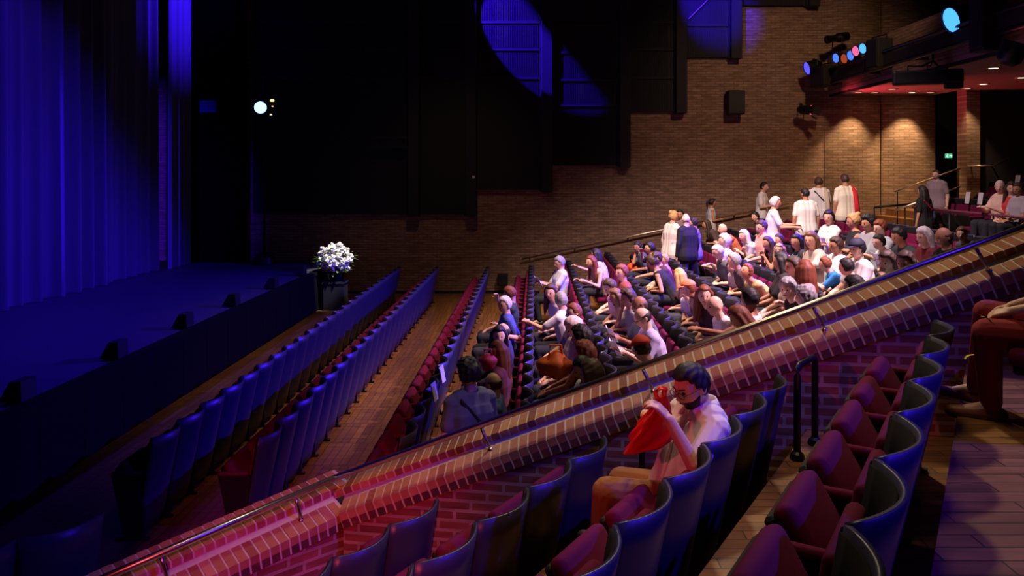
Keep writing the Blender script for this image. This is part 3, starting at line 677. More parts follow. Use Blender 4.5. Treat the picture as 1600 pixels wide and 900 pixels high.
_hn, _hm = 28, 22
def head_dirs():
    out = [(0, 0, -1)]
    for i in range(1, _hm):
        t = -PI/2+PI*i/_hm
        for k in range(_hn):
            u = 2*PI*k/_hn; out.append((math.cos(t)*math.cos(u), math.cos(t)*math.sin(u), math.sin(t)))
    out.append((0, 0, 1)); fs = []; e = len(out)-1; n = _hn
    for k in range(n): fs.append((0, 1+(k+1) % n, 1+k)); fs.append((e, 1+(_hm-2)*n+k, 1+(_hm-2)*n+(k+1) % n))
    for i in range(_hm-2):
        for k in range(n): fs.append((1+i*n+k, 1+i*n+(k+1) % n, 1+(i+1)*n+(k+1) % n, 1+(i+1)*n+k))
    return np.array(out), fs
HD, HF = head_dirs()
def head_pts():
    f, l, u = HD[:, 0].copy(), HD[:, 1].copy(), HD[:, 2].copy()
    jaw = np.clip(-u, 0, 1)
    P = np.stack([f*.098, l*.076, u*.118], 1)
    P[:, 1] *= 1-.30*jaw**1.3
    P[:, 0] *= np.where(f < 0, 1-.35*jaw**1.2, 1-.10*jaw)
    P[:, 0] += np.where(f > 0, .012*jaw, .012*jaw)
    g = lambda a, b, sa, sb: np.exp(-((l-a)/sa)**2-((u-b)/sb)**2)*(f > 0)
    P[:, 0] += .026*g(0, -.16, .13, .15)+.012*g(0, .02, .10, .2)                 # nose
    P[:, 0] -= .012*(g(.36, .06, .17, .13)+g(-.36, .06, .17, .13))              # eye sockets
    P[:, 0] += .006*(g(.33, .24, .25, .09)+g(-.33, .24, .25, .09))              # brows
    P[:, 0] += .008*g(0, -.45, .24, .05)+.006*g(0, -.57, .2, .05)-.005*g(0, -.51, .24, .03)   # lips
    P[:, 0] += .010*g(0, -.80, .3, .14)                                         # chin
    return P
HP = head_pts()
def head_frame(c, fw, yaw, pitch, roll=0):
    f = Vector((fw.x, fw.y, 0)).normalized(); f = Matrix.Rotation(math.radians(yaw), 3, 'Z') @ f
    l = Vector((0, 0, 1)).cross(f).normalized(); u = Vector((0, 0, 1))
    R = Matrix.Rotation(math.radians(pitch), 3, l); f = R @ f; u = R @ u
    return np.array(c), np.array(f), np.array(l), np.array(u)
def hx(F, p): return Vector(F[0]+F[1]*p[0]+F[2]*p[1]+F[3]*p[2])
def head_mesh(mb, F):
    mb.add((F[0]+np.outer(HP[:, 0], F[1])+np.outer(HP[:, 1], F[2])+np.outer(HP[:, 2], F[3])).tolist(), HF)
    for s in (1, -1):                                                            # ears
        T = Matrix(np.stack([F[1], F[2], F[3]], 1).tolist()).to_4x4()
        mb.ball(hx(F, (-.008, s*.077, -.005)), .03, 8, 6, 0, T, (.75, .32, 1.05))
def hair_mesh(F, style, seed=0):
    mb = MB(); f, l, u = HD[:, 0], HD[:, 1], HD[:, 2]; rnd = random.Random(seed)
    t = np.clip((f+.15)/.75, 0, 1); t = t*t*(3-2*t)
    line = -.48*(1-t)+.60*t
    if style == 'receding': line = -.42*(1-t)+.86*t
    g = u-line; m = np.clip((g+.06)/.12, 0, 1)
    if style == 'ring': m = m*np.clip((.42-u)/.1, 0, 1)*np.clip((.45-f)/.2, 0, 1)
    th = {'curly': .034, 'crop': .009, 'ring': .009, 'receding': .012, 'bob': .024, 'quiff': .010}.get(style, .017)
    if style == 'quiff': th = th+.012*np.clip(u, 0, 1)*np.clip(f+.3, 0, 1)
    w = .003*np.sin(l*23+seed)+.003*np.sin(u*17+f*9+seed)
    if style == 'curly': w = .010*np.sin(l*14+seed)*np.sin(u*13)+.006*np.sin(f*19)
    off = (m*(th+w)-(1-m)*.016)[:, None]
    P = HP+HD*off
    mb.add((F[0]+np.outer(P[:, 0], F[1])+np.outer(P[:, 1], F[2])+np.outer(P[:, 2], F[3])).tolist(), HF)
    down = Vector((0, 0, -1))
    if style in ('long', 'bob'):
        Ln = .30 if style == 'long' else .13
        for a in (-.082, -.05, -.018, .018, .05, .082):
            x = -.05-.04*(1-abs(a)/.082) if abs(a) < .08 else -.015
            p0 = hx(F, (x, a*.92, .02)); p1 = hx(F, (x-.012, a*1.12, -.10)); p2 = p1+down*(Ln-.06)+Vector(F[1])*rnd.uniform(-.02, .01)+Vector(F[2])*a*.25
            mb.cone(p0, p1, .04, .037, 8); mb.cone(p1, p1.lerp(p2, .6), .037, .034, 8); mb.cone(p1.lerp(p2, .6), p2, .034, .014, 8)
    if style == 'bun': mb.ball(hx(F, (-.085, 0, .085)), .045, 10, 8)
    if style == 'tail':
        p0 = hx(F, (-.10, 0, .05)); p1 = hx(F, (-.15, .0, -.02)); p2 = p1+down*.2
        mb.cone(p0, p1, .028, .034, 8); mb.cone(p1, p2, .034, .012, 8)
    return mb
def hand(mb, wr, d, n, side, curl=.6, r=.0092, sc=1.0):
    """wr wrist, d pointing direction, n palm normal (the way fingers close), side: towards the thumb"""
    d = d.normalized(); n = (n-d*n.dot(d)).normalized(); s = d.cross(n).normalized()
    if s.dot(side) < 0: s = -s
    for k in (-.027, -.009, .009, .027):
        mb.cone(wr+s*k*.55*sc, wr+d*.082*sc+s*k*sc, .0145*sc, .0125*sc, 8)
    for k, ln in ((.029, .072), (.0098, .082), (-.0098, .076), (-.029, .058)):
        a = wr+d*.085*sc+s*k*sc; b = a+(d*math.cos(curl*.6)+n*math.sin(curl*.6))*ln*.45*sc+s*k*.12
        c = b+(d*math.cos(curl*1.5)+n*math.sin(curl*1.5))*ln*.34*sc; e = c+(d*math.cos(curl*2.2)+n*math.sin(curl*2.2))*ln*.26*sc
        mb.cone(a, b, r, r*.95, 7); mb.cone(b, c, r*.95, r*.88, 7); mb.cone(c, e, r*.88, r*.75, 7)
    a = wr+d*.022*sc+s*.026*sc; b = a+(d*.62+s*.72+n*.25).normalized()*.042*sc; c = b+(d*.85+s*.3+n*.45).normalized()*.032*sc; e = c+(d*.9+n*.4).normalized()*.022*sc
    mb.cone(a, b, .0135*sc, .0115*sc, 8); mb.cone(b, c, .0112*sc, .010*sc, 8); mb.cone(c, e, .010*sc, .0085*sc, 8)
def ik(S, T, l1, l2, pole):
    d = T-S; D = d.length
    if D > (l1+l2)*.985: T = S+d*((l1+l2)*.985/D); d = T-S; D = d.length
    a = (l1*l1-l2*l2+D*D)/(2*D); h = math.sqrt(max(1e-6, l1*l1-a*a)); u = d/D
    p = pole-u*pole.dot(u); p.normalize(); return S+u*a+p*h, T
POSE = {'lap': ((.33, .09, .62), (.33, -.09, .62)), 'read': ((.36, .11, .80), (.36, -.11, .80)), 'cross': ((.25, -.10, .80), (.26, .10, .75)),
        'chin': ((.18, .05, 1.0), (.33, -.1, .62)), 'chinl': ((.33, .1, .62), (.18, -.05, 1.0)), 'spread': ((.06, .40, .80), (.06, -.40, .80)), 'up': ((.22, .24, 1.06), (.33, -.1, .62)),
        'reach': ((.5, .2, .88), (.33, -.1, .62)), 'reachl': ((.33, .1, .62), (.48, -.22, .86)), 'phone': ((.3, .05, .84), (.3, -.05, .84)), 'down': ((.04, .27, .42), (.04, -.27, .42)),
        'gest': ((.38, .2, .72), (.42, -.16, .74)), 'hold': ((.24, .1, .72), (.04, -.27, .44)), 'bag': ((.04, .27, .42), (.1, -.24, .62))}
def joints_auto(sit, lean, twist, pose, wide=1.0, pitch=0, hy=0):
    J = {}; hz = .5 if sit else .93
    V = lambda f, l, u: Vector((-f, l, u))
    hip = V(0, 0, hz); s = V(math.sin(lean), 0, math.cos(lean)); R = Matrix.Rotation(math.radians(twist), 3, 'Z')
    up = lambda v: hip+R @ (v-hip)
    J['hip'] = hip; J['chest'] = up(hip+s*.36); J['neck'] = up(hip+s*.52)
    J['head'] = up(hip+s*.53+V(.03+.10*math.sin(max(0, lean)), 0, .145))
    J['fw'] = R @ V(1, 0, 0); J['la'] = R @ V(0, 1, 0); J['laH'] = V(0, 1, 0)
    for k, sg in (('R', 1), ('L', -1)):
        J['sh'+k] = up(hip+s*.455+V(0, .172*wide*sg, 0))
        f, l, u = POSE[pose][0 if k == 'R' else 1]
        tgt = up(V(f+(math.sin(lean)*.3 if u > .7 else 0), l, u+(hz-.5 if pose != 'down' and not (pose in ('hold', 'bag') and u < .5) else .33)))
        pole = R @ V(-.35, .45*sg, -.8)
        J['el'+k], J['wr'+k] = ik(J['sh'+k], tgt, .28, .25, pole)
        if sit:
            J['hi'+k] = hip+V(0, .085*sg, -.01); J['kn'+k] = V(.44, .12*sg, .50); J['an'+k] = V(.42+.05*sg, .11*sg, .08); J['to'+k] = V(.58+.05*sg, .13*sg, .03)
        else:
            J['hi'+k] = hip+V(0, .085*sg, -.03); J['kn'+k] = V(.02+.03*sg, .10*sg, .50); J['an'+k] = V(-.02+.04*sg, .10*sg, .085); J['to'+k] = V(.14+.04*sg, .12*sg, .03)
    return J
def torso(mb, J, grow, top=.90, fem=False, low=0):
    h, nk = J['hip'], J['neck']; la, lh = J['la'], J['laH']
    L = [(0, .092 if fem else .085, .125), (.2, .075, .112 if fem else .116), (.42, .065 if fem else .075, .102 if fem else .112), (.68, .082, .11 if fem else .118), (top, .095, .078)]
    if grow: L.insert(0, (-.13, .09, .138)); L[1] = (0, L[1][1], L[1][2]+.006)
    pts = []
    for t, w, r in L:
        c = h.lerp(nk, t); ax = lh.lerp(la, min(1, t*1.6)).normalized(); pts.append((c+ax*w, c-ax*w, r+grow))
    for (a0, b0, r0), (a1, b1, r1) in zip(pts[:-1], pts[1:]):
        mb.cone(a0, a1, r0, r1, 12); mb.cone(b0, b1, r0, r1, 12); mb.cone(a0.lerp(b0, .5), a1.lerp(b1, .5), r0, r1, 12)
def colmat(kind, c, rough=.8, **k): return mat('%s_%d_%d_%d' % (kind, *c), lin(*c), rough, **k)
def build_person(J, base, rz, sc, label, o, voxel=.0125, group=None):
    """o: skin, hair, style, top, kind (tee shirt long tank dress none), legs, lkind, fem, hy, pitch, extras"""
    fem = o.get('fem', False); skin = colmat('skin', o.get('skin', (214, 160, 128)), .55, noise=.08, nscale=14)
    body = MB(); torso(body, J, 0, .92, fem)
    F = head_frame(J['head'], J['fw'], o.get('hy', 0), o.get('pitch', 8))
    body.cone(J['chest'].lerp(J['neck'], .75), hx(F, (-.015, 0, -.06)), .062, .052, 12); head_mesh(body, F)
    for k in 'RL':
        sh, el, wr = J['sh'+k], J['el'+k], J['wr'+k]
        m = (.86 if fem else 1)
        body.cone(J['chest'].lerp(J['neck'], .6), sh, .07*m, .062*m, 10); body.cone(sh, el, .055*m, .041*m, 10); body.cone(el, wr, .042*m, .028*m, 10)
        d = (wr-el).normalized(); sg = 1 if k == 'R' else -1
        n = J.get('pn'+k) or (Vector((0, 0, -1))-J['la']*sg*.5); side = J.get('th'+k) or (J['fw']*.6+Vector((0, 0, .7))-J['la']*sg*.4)
        hand(body, wr, J.get('hd'+k) or d, n, side, o.get('curl', .55))
        body.cone(J['hi'+k], J['kn'+k], .088, .06, 12); body.cone(J['kn'+k], J['an'+k], .058, .036, 10)
        body.cone(J['an'+k], J['to'+k], .036, .03, 8)
    p = obj('person', MB(), skin); p.location = base; p.rotation_euler = (0, 0, rz); p.scale = (sc, sc, sc)
    fuse(p, body, voxel); tag(p, label, 'person', group)
    # clothes
    kind = o.get('kind', 'tee'); tm = colmat('cloth', o['top'], .85, noise=.08, nscale=9)
    t = MB(); torso(t, J, .016, .88 if kind == 'tank' else .90, fem)
    for k in 'RL':
        sh, el, wr = J['sh'+k], J['el'+k], J['wr'+k]; c = J['chest'].lerp(J['neck'], .6)
        if kind == 'tank':
            t.cone(J['chest'].lerp(J['neck'], .3)+(sh-c)*.5, c.lerp(sh, .45)+Vector((0, 0, .045)), .05, .028, 8)
        elif kind != 'none':
            t.cone(c, sh, .082, .074, 10); e = el if kind in ('long', 'jacket') else sh.lerp(el, .72)
            t.cone(sh, e, .07, .062 if kind not in ('long', 'jacket') else .056, 10)
            if kind in ('long', 'jacket'): t.cone(el, el.lerp(wr, .95), .056, .042, 10)
    if kind == 'dress':
        for k in 'RL': t.cone(J['hi'+k], J['kn'+k], .115, .13, 10)
        if J['kn'+'R'].z < J['hip'].z-.2: t.cone(J['hip'], (J['knR']+J['knL'])*.5, .17, .2, 12)
    c = obj({'tee': 'shirt', 'shirt': 'shirt', 'long': 'long_sleeved_top', 'tank': 'vest_top', 'dress': 'dress', 'jacket': 'jacket'}.get(kind, 'shirt'), MB(), tm, p); fuse(c, t, voxel)
    lk = o.get('lkind', 'trousers'); q = MB(); lm = colmat('cloth', o.get('legs', (34, 36, 48)), .85)
    torso_low = J['hip']; q.cone(torso_low+J['laH']*.085, torso_low-J['laH']*.085, .125, .125, 12); 
    for k in 'RL':
        q.cone(J['hi'+k], J['kn'+k], .104, .077, 12)
        if lk == 'trousers': q.cone(J['kn'+k], J['kn'+k].lerp(J['an'+k], .95), .077, .055, 10)
    c = obj('trousers' if lk == 'trousers' else 'shorts', MB(), lm, p); fuse(c, q, voxel)
    fm = colmat('shoe', o.get('shoes', (40, 34, 32)), .5); q = MB()
    for k in 'RL':
        an, to = J['an'+k], J['to'+k]; d = (to-an); d.z = 0; d.normalize(); b = Vector((an.x, an.y, to.z+.008))
        q.cone(b-d*.04, b+d*.02, .04, .042, 10); q.cone(b, to+d*.03, .042, .036, 10)
    c = obj('shoes', MB(), fm, p); fuse(c, q, voxel, 1)
    if o.get('style', 'short') != 'bald':
        c = obj('hair', MB(), colmat('hair', o.get('hair', (44, 32, 28)), .6, noise=.25, nscale=40), p); fuse(c, hair_mesh(F, o.get('style', 'short'), len(label)), min(voxel, .011), 1)
    for s in (1, -1):
        e = MB(); e.ball(hx(F, (.081, s*.029, .008)), .0105, 8, 6, 0); obj('eye', e, mat('dark_eye', lin(36, 26, 24), .3), p)
        if voxel < .009: e = MB(); e.cone(hx(F, (.0945, s*.014, .031)), hx(F, (.083, s*.046, .033)), .0045, .0035, 6); obj('eyebrow', e, colmat('hair', o.get('hair', (44, 32, 28)), .6, noise=.25, nscale=40), p)
    e = MB(); e.cone(hx(F, (.092, -.021, -.056)), hx(F, (.092, .021, -.056)), .0055, .0055, 6); obj('lips', e, mat('lip_pink', lin(168, 92, 84), .5), p)
    if o.get('specs'):
        e = MB(); n = 18
        for s in (1, -1):
            e.tube([hx(F, (.106, s*.033+.025*math.cos(2*PI*i/n), .006+.019*math.sin(2*PI*i/n))) for i in range(n+1)], .0015, 6)
            e.tube([hx(F, (.105, s*.058, .01)), hx(F, (.05, s*.08, .012)), hx(F, (-.012, s*.084, .008))], .0014, 6)
        e.tube([hx(F, (.106, -.009, .01)), hx(F, (.11, 0, .013)), hx(F, (.106, .009, .01))], .0014, 6); obj('glasses', e, M_BLACKM, p)
    if o.get('lan'):
        e = MB(); nk = J['neck']; fw = J['fw']; la = J['la']; ch = J['hip'].lerp(J['neck'], .5)+fw*.15
        for s in (1, -1): e.tube([nk+la*s*.07-fw*.01+Vector((0, 0, .045)), nk+la*s*.075+fw*.09-Vector((0, 0, .07)), ch+la*s*.012], .011, 6)
        e.rbox(ch+fw*.0-Vector((0, 0, .05)), (.012, .07, .09), .004, 1); obj('lanyard', e, colmat('ribbon', o['lan'], .6), p)
    if o.get('cap'):
        e = MB(); f, l, u = HD[:, 0], HD[:, 1], HD[:, 2]; m = np.clip((u-.25)/.1, 0, 1)[:, None]; P = HP*1.0+HD*(m*.024-(1-m)*.02)
        e.add((F[0]+np.outer(P[:, 0], F[1])+np.outer(P[:, 1], F[2])+np.outer(P[:, 2], F[3])).tolist(), HF)
        e.add([hx(F, q) for q in ((.07, -.07, .05), (.17, -.05, .035), (.17, .05, .035), (.07, .07, .05), (.07, -.07, .058), (.17, -.05, .043), (.17, .05, .043), (.07, .07, .058))],
              [(0, 3, 2, 1), (4, 5, 6, 7), (0, 1, 5, 4), (1, 2, 6, 5), (2, 3, 7, 6), (3, 0, 4, 7)]); obj('cap', e, colmat('cap', o['cap'], .7), p, True)
    if o.get('strap'):
        e = MB(); fw = J['fw']; la = J['la']; h = J['hip']; nk = J['neck']; s = o.get('sside', -1)
        pt = lambda t, a, b: h.lerp(nk, t)+la*a+fw*b
        e.tube([pt(.2, -s*.2, .0), pt(.55, -s*.05, -.14), pt(.92, s*.12, -.09), pt(1.02, s*.12, .0), pt(.92, s*.1, .09), pt(.5, -s*.06, .145), pt(.2, -s*.2, .03)], .016, 6)
        obj('strap', e, colmat('strap', o['strap'], .7), p)
    if o.get('scarf'):
        e = MB(); fw = J['fw']; la = J['la']; h = J['hip']; nk = J['neck']; s = o.get('sside', 1)
        pt = lambda t, a, b: h.lerp(nk, t)+la*a+fw*b
        e.tube([pt(.5, s*.15, .14), pt(.98, s*.1, .06), pt(1.02, s*.12, -.03), pt(.85, s*.13, -.12), pt(.3, s*.15, -.15), pt(-.1, s*.16, -.16)], [.03, .035, .04, .045, .05, .055], 8)
        obj('shoulder_scarf', e, colmat('scarf', o['scarf'], .8), p, True)
    return p, F
def paper(c, label, rz=0, tilt=50, w=.27, h=.19):
    mb = MB(); T = Matrix.Rotation(rz, 4, 'Z') @ Matrix.Rotation(math.radians(tilt), 4, 'Y')
    for s in (1, -1):                                     # a folded booklet, two leaves
        R = T @ Matrix.Rotation(math.radians(14*s), 4, 'X')
        mb.box((-h/2, min(0, s*w/2), -.0012), (h/2, max(0, s*w/2), .0012), 0, R)
    o = obj('programme', mb, M_WHITE); o.location = c; return tag(o, label, 'booklet', 'white programmes in the audience')
def on_ground(px, py, hh, Y):                            # a standing head at pixel px,py: solve the distance for a head height hh over the terraces
    return W(px, py, Y)
def floor_z(x):
    for k in range(10, 3, -1):
        if x > ROWX[k]+.13: return ROWZ[k+1] if k < 10 else (1.35 if x < 7.75 else 1.75 if x < 8.42 else 2.07)
    return ROWZ[4] if x > .05 else 0

SK = dict(l=(222, 172, 142), p=(232, 186, 160), t=(196, 142, 108), b=(150, 100, 74), d=(110, 72, 54))
HC = dict(bk=(26, 22, 24), br=(66, 46, 34), lb=(112, 80, 52), bl=(190, 152, 96), rd=(124, 62, 38), gr=(150, 148, 150), wh=(220, 216, 212), pw=(236, 214, 206))
def opts(sk, hr, st, kind, top, **k): return dict(skin=SK[sk], hair=HC[hr], style=st, kind=kind, top=top, **k)
# seated audience: head pixel, look, clothes, pose, head turn, trunk twist, label
SEATED = [
 (876.6,410,opts('l','gr','short','shirt',(214,220,232),pitch=22),'read',0,15,'grey-haired person in pale shirt reading a booklet at the wall end of a row'),
 (919,406,opts('l','rd','long','tank',(196,176,150),fem=True,hy=150),'gest',0,30,'red-haired person in beige vest top turned away from the stage'),
 (932,397,opts('l','bk','long','tank',(190,200,230),fem=True),'reach',-20,-10,'black-haired person in pale blue vest top stretching out an arm'),
 (994.7,386,opts('t','bk','short','tee',(70,84,96),pitch=15),'chin',30,10,'small dark-haired person in grey top with hand on face, orange bag on lap'),
 (1015,388,opts('l','bk','short','tee',(40,40,46)),'up',0,0,'dark-haired person in black leaning beside the one with the orange bag'),
 (855,456,opts('p','br','long','tank',(206,200,220),fem=True),'lap',40,25,'brown-haired person in lilac vest top facing out beside the broad white shirt'),
 (871,470,opts('l','gr','short','shirt',(226,222,226)),'reachl',-40,-30,'broad grey-haired person in white shirt seen from behind in the fifth row'),
 (903,487,opts('p','rd','crop','shirt',(128,110,150)),'lap',10,10,'ruddy person with cropped reddish hair and dull lilac shirt against a maroon seat'),
 (788,475,opts('l','wh','short','shirt',(70,80,170)),'spread',25,10,'white-haired person in blue shirt with arms spread along the fourth row'),
 (821,466,opts('p','rd','short','tee',(44,60,50),pitch=25),'up',-10,0,'red-haired person in dark green top raising a pale hand in the fourth row'),
 (780,523,opts('p','bk','long','jacket',(26,24,28),fem=True),'lap',70,25,'dark-haired person in black jacket facing the camera in the fourth row'),
 (797,527,opts('p','br','ring','jacket',(48,40,88)),'lap',-20,0,'bald person in navy top next to the black-jacketed one'),
 (896.5,510,opts('p','pw','short','shirt',(232,206,206),pitch=35),'lap',0,15,'person with pinkish white hair bending down, in a pale pink shirt'),
 (913.5,528,opts('t','bk','curly','tank',(70,46,40),fem=True),'lap',-20,-10,'curly black-haired person with bare brown shoulders in the fifth row'),
 (913,575,opts('t','bk','short','tee',(220,214,222),pitch=25,hy=0),'phone',0,10,'dark-haired person in white tee looking at a phone beside the parapet rail'),
 (929,558,opts('t','rd','curly','tee',(60,34,52)),'lap',-25,-10,'person with dark red curls in plum top beyond the phone user'),
 (936,583,opts('t','br','bob','tee',(46,38,50)),'lap',-35,0,'brown bobbed person in dark top half hidden by the parapet rail'),
 (812.4,556,opts('p','rd','long','tee',(120,60,70),fem=True,legs=(190,170,150),lkind='shorts'),'lap',-30,-10,'person with long red hair lit pink and bare knees in the fourth row'),
 (779,601,opts('p','br','ring','shirt',(74,92,150)),'lap',-35,0,'balding person in denim blue shirt seated beside the standing grey tee'),
 (947,447,opts('p','br','short','tee',(226,190,200),pitch=30),'lap',0,20,'person in pale pink tee bending forward over their knees'),
 (972,426,opts('p','rd','short','tee',(130,60,60)),'lap',20,10,'red-lit person with reddish hair in dull red top'),
 (960,462,opts('t','lb','bob','shirt',(178,142,104),fem=True),'lap',10,15,'fair-brown-haired person wearing a tan blouse and scarf'),
 (979,466,opts('t','br','curly','tee',(190,190,186),fem=True),'chin',10,10,'curly brown-haired person in grey and white top near the two bald readers'),
 (997,478,opts('b','br','ring','shirt',(110,120,124)),'read',5,10,'bald dark-skinned person in grey shirt beside the lilac-shirted reader'),
 (1006,496,opts('p','bk','ring','shirt',(196,184,226),pitch=28,specs=1),'read',0,10,'balding person in lilac shirt and glasses reading a paper'),
 (1051,474,opts('p','lb','short','tee',(224,222,236),pitch=18),'lap',40,25,'fair young person in white tee sitting face-on in front of the bald white shirt'),
 (1080,485,opts('p','rd','short','tee',(206,50,64)),'lap',5,0,'young person in bright red tee ahead of the bald white-shirted person'),
 (1116,477,opts('p','br','bald','shirt',(236,226,228)),'lap',5,10,'large bald person in white shirt sitting side-on above the parapet rail'),
 (1000.5,550,opts('p','br','crop','tee',(226,220,226),cap=(214,62,40),pitch=15),'lap',-40,-15,'person in orange cap and white tee close to the parapet rail'),
 (1004.6,424,opts('t','br','bun','tank',(24,22,26),fem=True,pitch=20),'lap',-15,-20,'person with bare shoulders and brown hair in black vest top'),
 (1025,404,opts('p','br','short','tee',(70,44,52)),'lap',20,10,'brown-haired person in maroon top behind the black vest top'),
 (1040,407,opts('p','bl','short','tee',(196,120,150)),'lap',15,0,'blond pink-lit young person below the standing black suit'),
 (1063,440,opts('p','bl','long','tee',(150,110,80),fem=True),'lap',-30,-20,'person with long blond wavy hair seen from behind'),
 (1079,456,opts('p','rd','short','tee',(120,60,50),cap=(226,130,90)),'lap',0,0,'person in pale orange sun cap beside the long blond hair'),
 (1092,458,opts('p','rd','long','tee',(66,30,44),fem=True),'lap',55,25,'smiling red-lit person with auburn hair in dark red top'),
 (1105,354,opts('t','br','long','tee',(84,66,58),fem=True),'lap',-10,0,'brown long-haired person behind the folded orange arms'),
 (1127,358,opts('p','pw','crop','tee',(226,130,96)),'cross',0,10,'pink-headed person in salmon orange shirt with folded arms'),
 (1120,393,opts('p','pw','crop','tee',(90,96,100),pitch=25),'lap',0,10,'ruddy person with cropped pale hair leaning forward in grey'),
 (1136,371,opts('p','wh','short','shirt',(214,224,240)),'cross',-5,0,'blue-lit white-haired person in white shirt behind the ruddy leaning one'),
 (1144,409,opts('l','gr','short','tee',(80,72,70)),'lap',-20,0,'grey-haired person in brown top behind the young white tee'),
 (1160,375,opts('p','wh','bob','shirt',(206,208,230),fem=True),'cross',10,10,'white bob-haired person in pale blouse with folded arms'),
 (1180,342,opts('l','bk','short','shirt',(206,196,186)),'lap',20,10,'dark-haired person in cream shirt near the wall handrail'),
 (1190,346,opts('p','br','crop','tee',(226,170,150),pitch=20),'lap',0,10,'pink-lit person bending forward beside the cream shirt'),
 (1135,418,opts('p','br','tail','tee',(232,226,214),fem=True),'lap',55,25,'young brown-haired person in white tee facing out with hands in lap'),
 (1162,431,opts('t','rd','short','tank',(206,190,110),pitch=-18),'lap',10,15,'tanned person in yellow vest top looking up'),
 (1180,447,opts('b','bk','short','tank',(222,214,236)),'reachl',-30,-25,'dark-haired person in white vest top seen from behind'),
 (1223,452,opts('p','gr','curly','tee',(28,26,32),fem=True),'lap',35,15,'person with lilac-grey curls in black tee looking out over the rail'),
 (1257,465,opts('p','gr','curly','tee',(120,110,130)),'lap',-30,0,'grey-haired person low against the rail behind the lilac curls'),
 (1153,497,opts('t','rd','bob','tee',(90,60,140),fem=True,pitch=30),'lap',-20,0,'person with dark red bob in purple top just above the rail'),
 (1197,380,opts('t','br','long','tank',(180,150,110),fem=True),'phone',10,10,'brown-haired person in striped strap top holding an orange drink'),
 (1208,397,opts('p','bl','long','tee',(226,220,206),fem=True),'lap',40,20,'small blond person in white top facing out'),
 (1224,373,opts('p','br','short','tee',(226,110,90)),'lap',20,0,'small person in coral tee behind the blond one'),
 (1242,377,opts('t','bk','long','tee',(46,50,50),fem=True,lan=(60,170,190)),'lap',30,10,'dark-haired person in charcoal top with turquoise lanyard'),
 (1265,374,opts('l','lb','long','long',(196,180,160),fem=True),'reachl',25,15,'smiling brown-haired person in beige cardigan'),
 (1229,405,opts('t','bk','long','tee',(40,36,40),fem=True),'lap',-25,-10,'person with long straight black hair down the back'),
 (1243,413,opts('p','br','long','tee',(214,206,200),fem=True),'lap',0,0,'brown-haired person in off-white top behind the long auburn hair'),
 (1263,413,opts('p','rd','long','tee',(240,150,160),fem=True),'cross',-150,-20,'person with very long auburn hair in pink tee looking back'),
 (1294,429,opts('p','rd','short','tee',(40,120,206)),'reachl',-10,-15,'young person in bright blue tee close to the rail'),
 (1320.6,424,opts('p','bk','short','tee',(222,216,226)),'lap',-30,-15,'dark-haired person in white shirt with red pattern by the rail'),
 (1342,430,opts('p','bk','bob','tee',(42,38,60)),'lap',-30,-10,'person with dark purple-lit bob near the rail'),
 (1296,336,opts('l','bk','short','shirt',(238,232,222),lan=(40,40,44)),'phone',35,15,'dark-haired person in white shirt with black lanyard in the last row'),
 (1335,340,opts('t','bl','bun','tank',(26,26,34),fem=True,pitch=15),'read',-10,-10,'person with blond updo in black sleeveless top holding papers'),
 (1357,347,opts('t','bk','curly','tee',(150,150,156)),'lap',0,10,'curly black-haired person in light grey tee'),
 (1376,354,opts('p','rd','short','shirt',(156,166,176),pitch=15),'read',0,10,'auburn-haired person in grey shirt reading a programme'),
 (1400,368,opts('t','bk','short','shirt',(56,66,70),pitch=20),'read',0,10,'dark-haired person in dark checked shirt with a programme'),
 (1441,370,opts('p','wh','bob','tee',(126,44,60),fem=True,pitch=10),'read',5,10,'white-haired person in maroon top'),
 (1472,371,opts('t','br','ring','jacket',(40,36,38),pitch=10),'read',0,5,'bald person in dark jacket near the rail end'),
 (1490,373,opts('p','lb','short','tee',(90,90,100)),'lap',40,15,'fair-haired young person at the rail end of the upper rows'),
 (1317,386,opts('t','br','short','tee',(238,236,230),lan=(50,170,190)),'reach',0,10,'first person in white tee with turquoise lanyard, short brown hair'),
 (1340,385,opts('p','bk','short','tee',(238,236,230),lan=(50,170,190),cap=(30,32,60)),'lap',10,10,'person in dark cap and white tee with turquoise lanyard'),
 (1366,394,opts('p','bk','short','tee',(238,236,230),lan=(50,170,190)),'lap',10,10,'dark-haired person in white tee with turquoise lanyard nearest the rail'),
 (1385,406,opts('p','br','bob','tee',(120,170,180),fem=True,pitch=15),'chinl',20,10,'brown bobbed person in teal checked top with hand on chin'),
 (1409,410,opts('p','br','bob','tee',(160,190,196),fem=True,specs=1),'lap',25,10,'person in glasses and pale teal top just over the rail'),
]
EXTRA_REAR = [
 (1556.5,297,opts('p','pw','crop','tee',(232,196,180)),'read',35,15,'pale person in the raised rear seats reading behind a pink rail'),
 (1574,300,opts('p','br','long','tank',(216,60,70),fem=True),'lap',45,20,'long-haired person in red vest top in the raised rear seats'),
 (1597,303,opts('t','br','short','tee',(190,180,190)),'lap',20,10,'person in pale tee at the picture edge of the raised rear seats'),
]
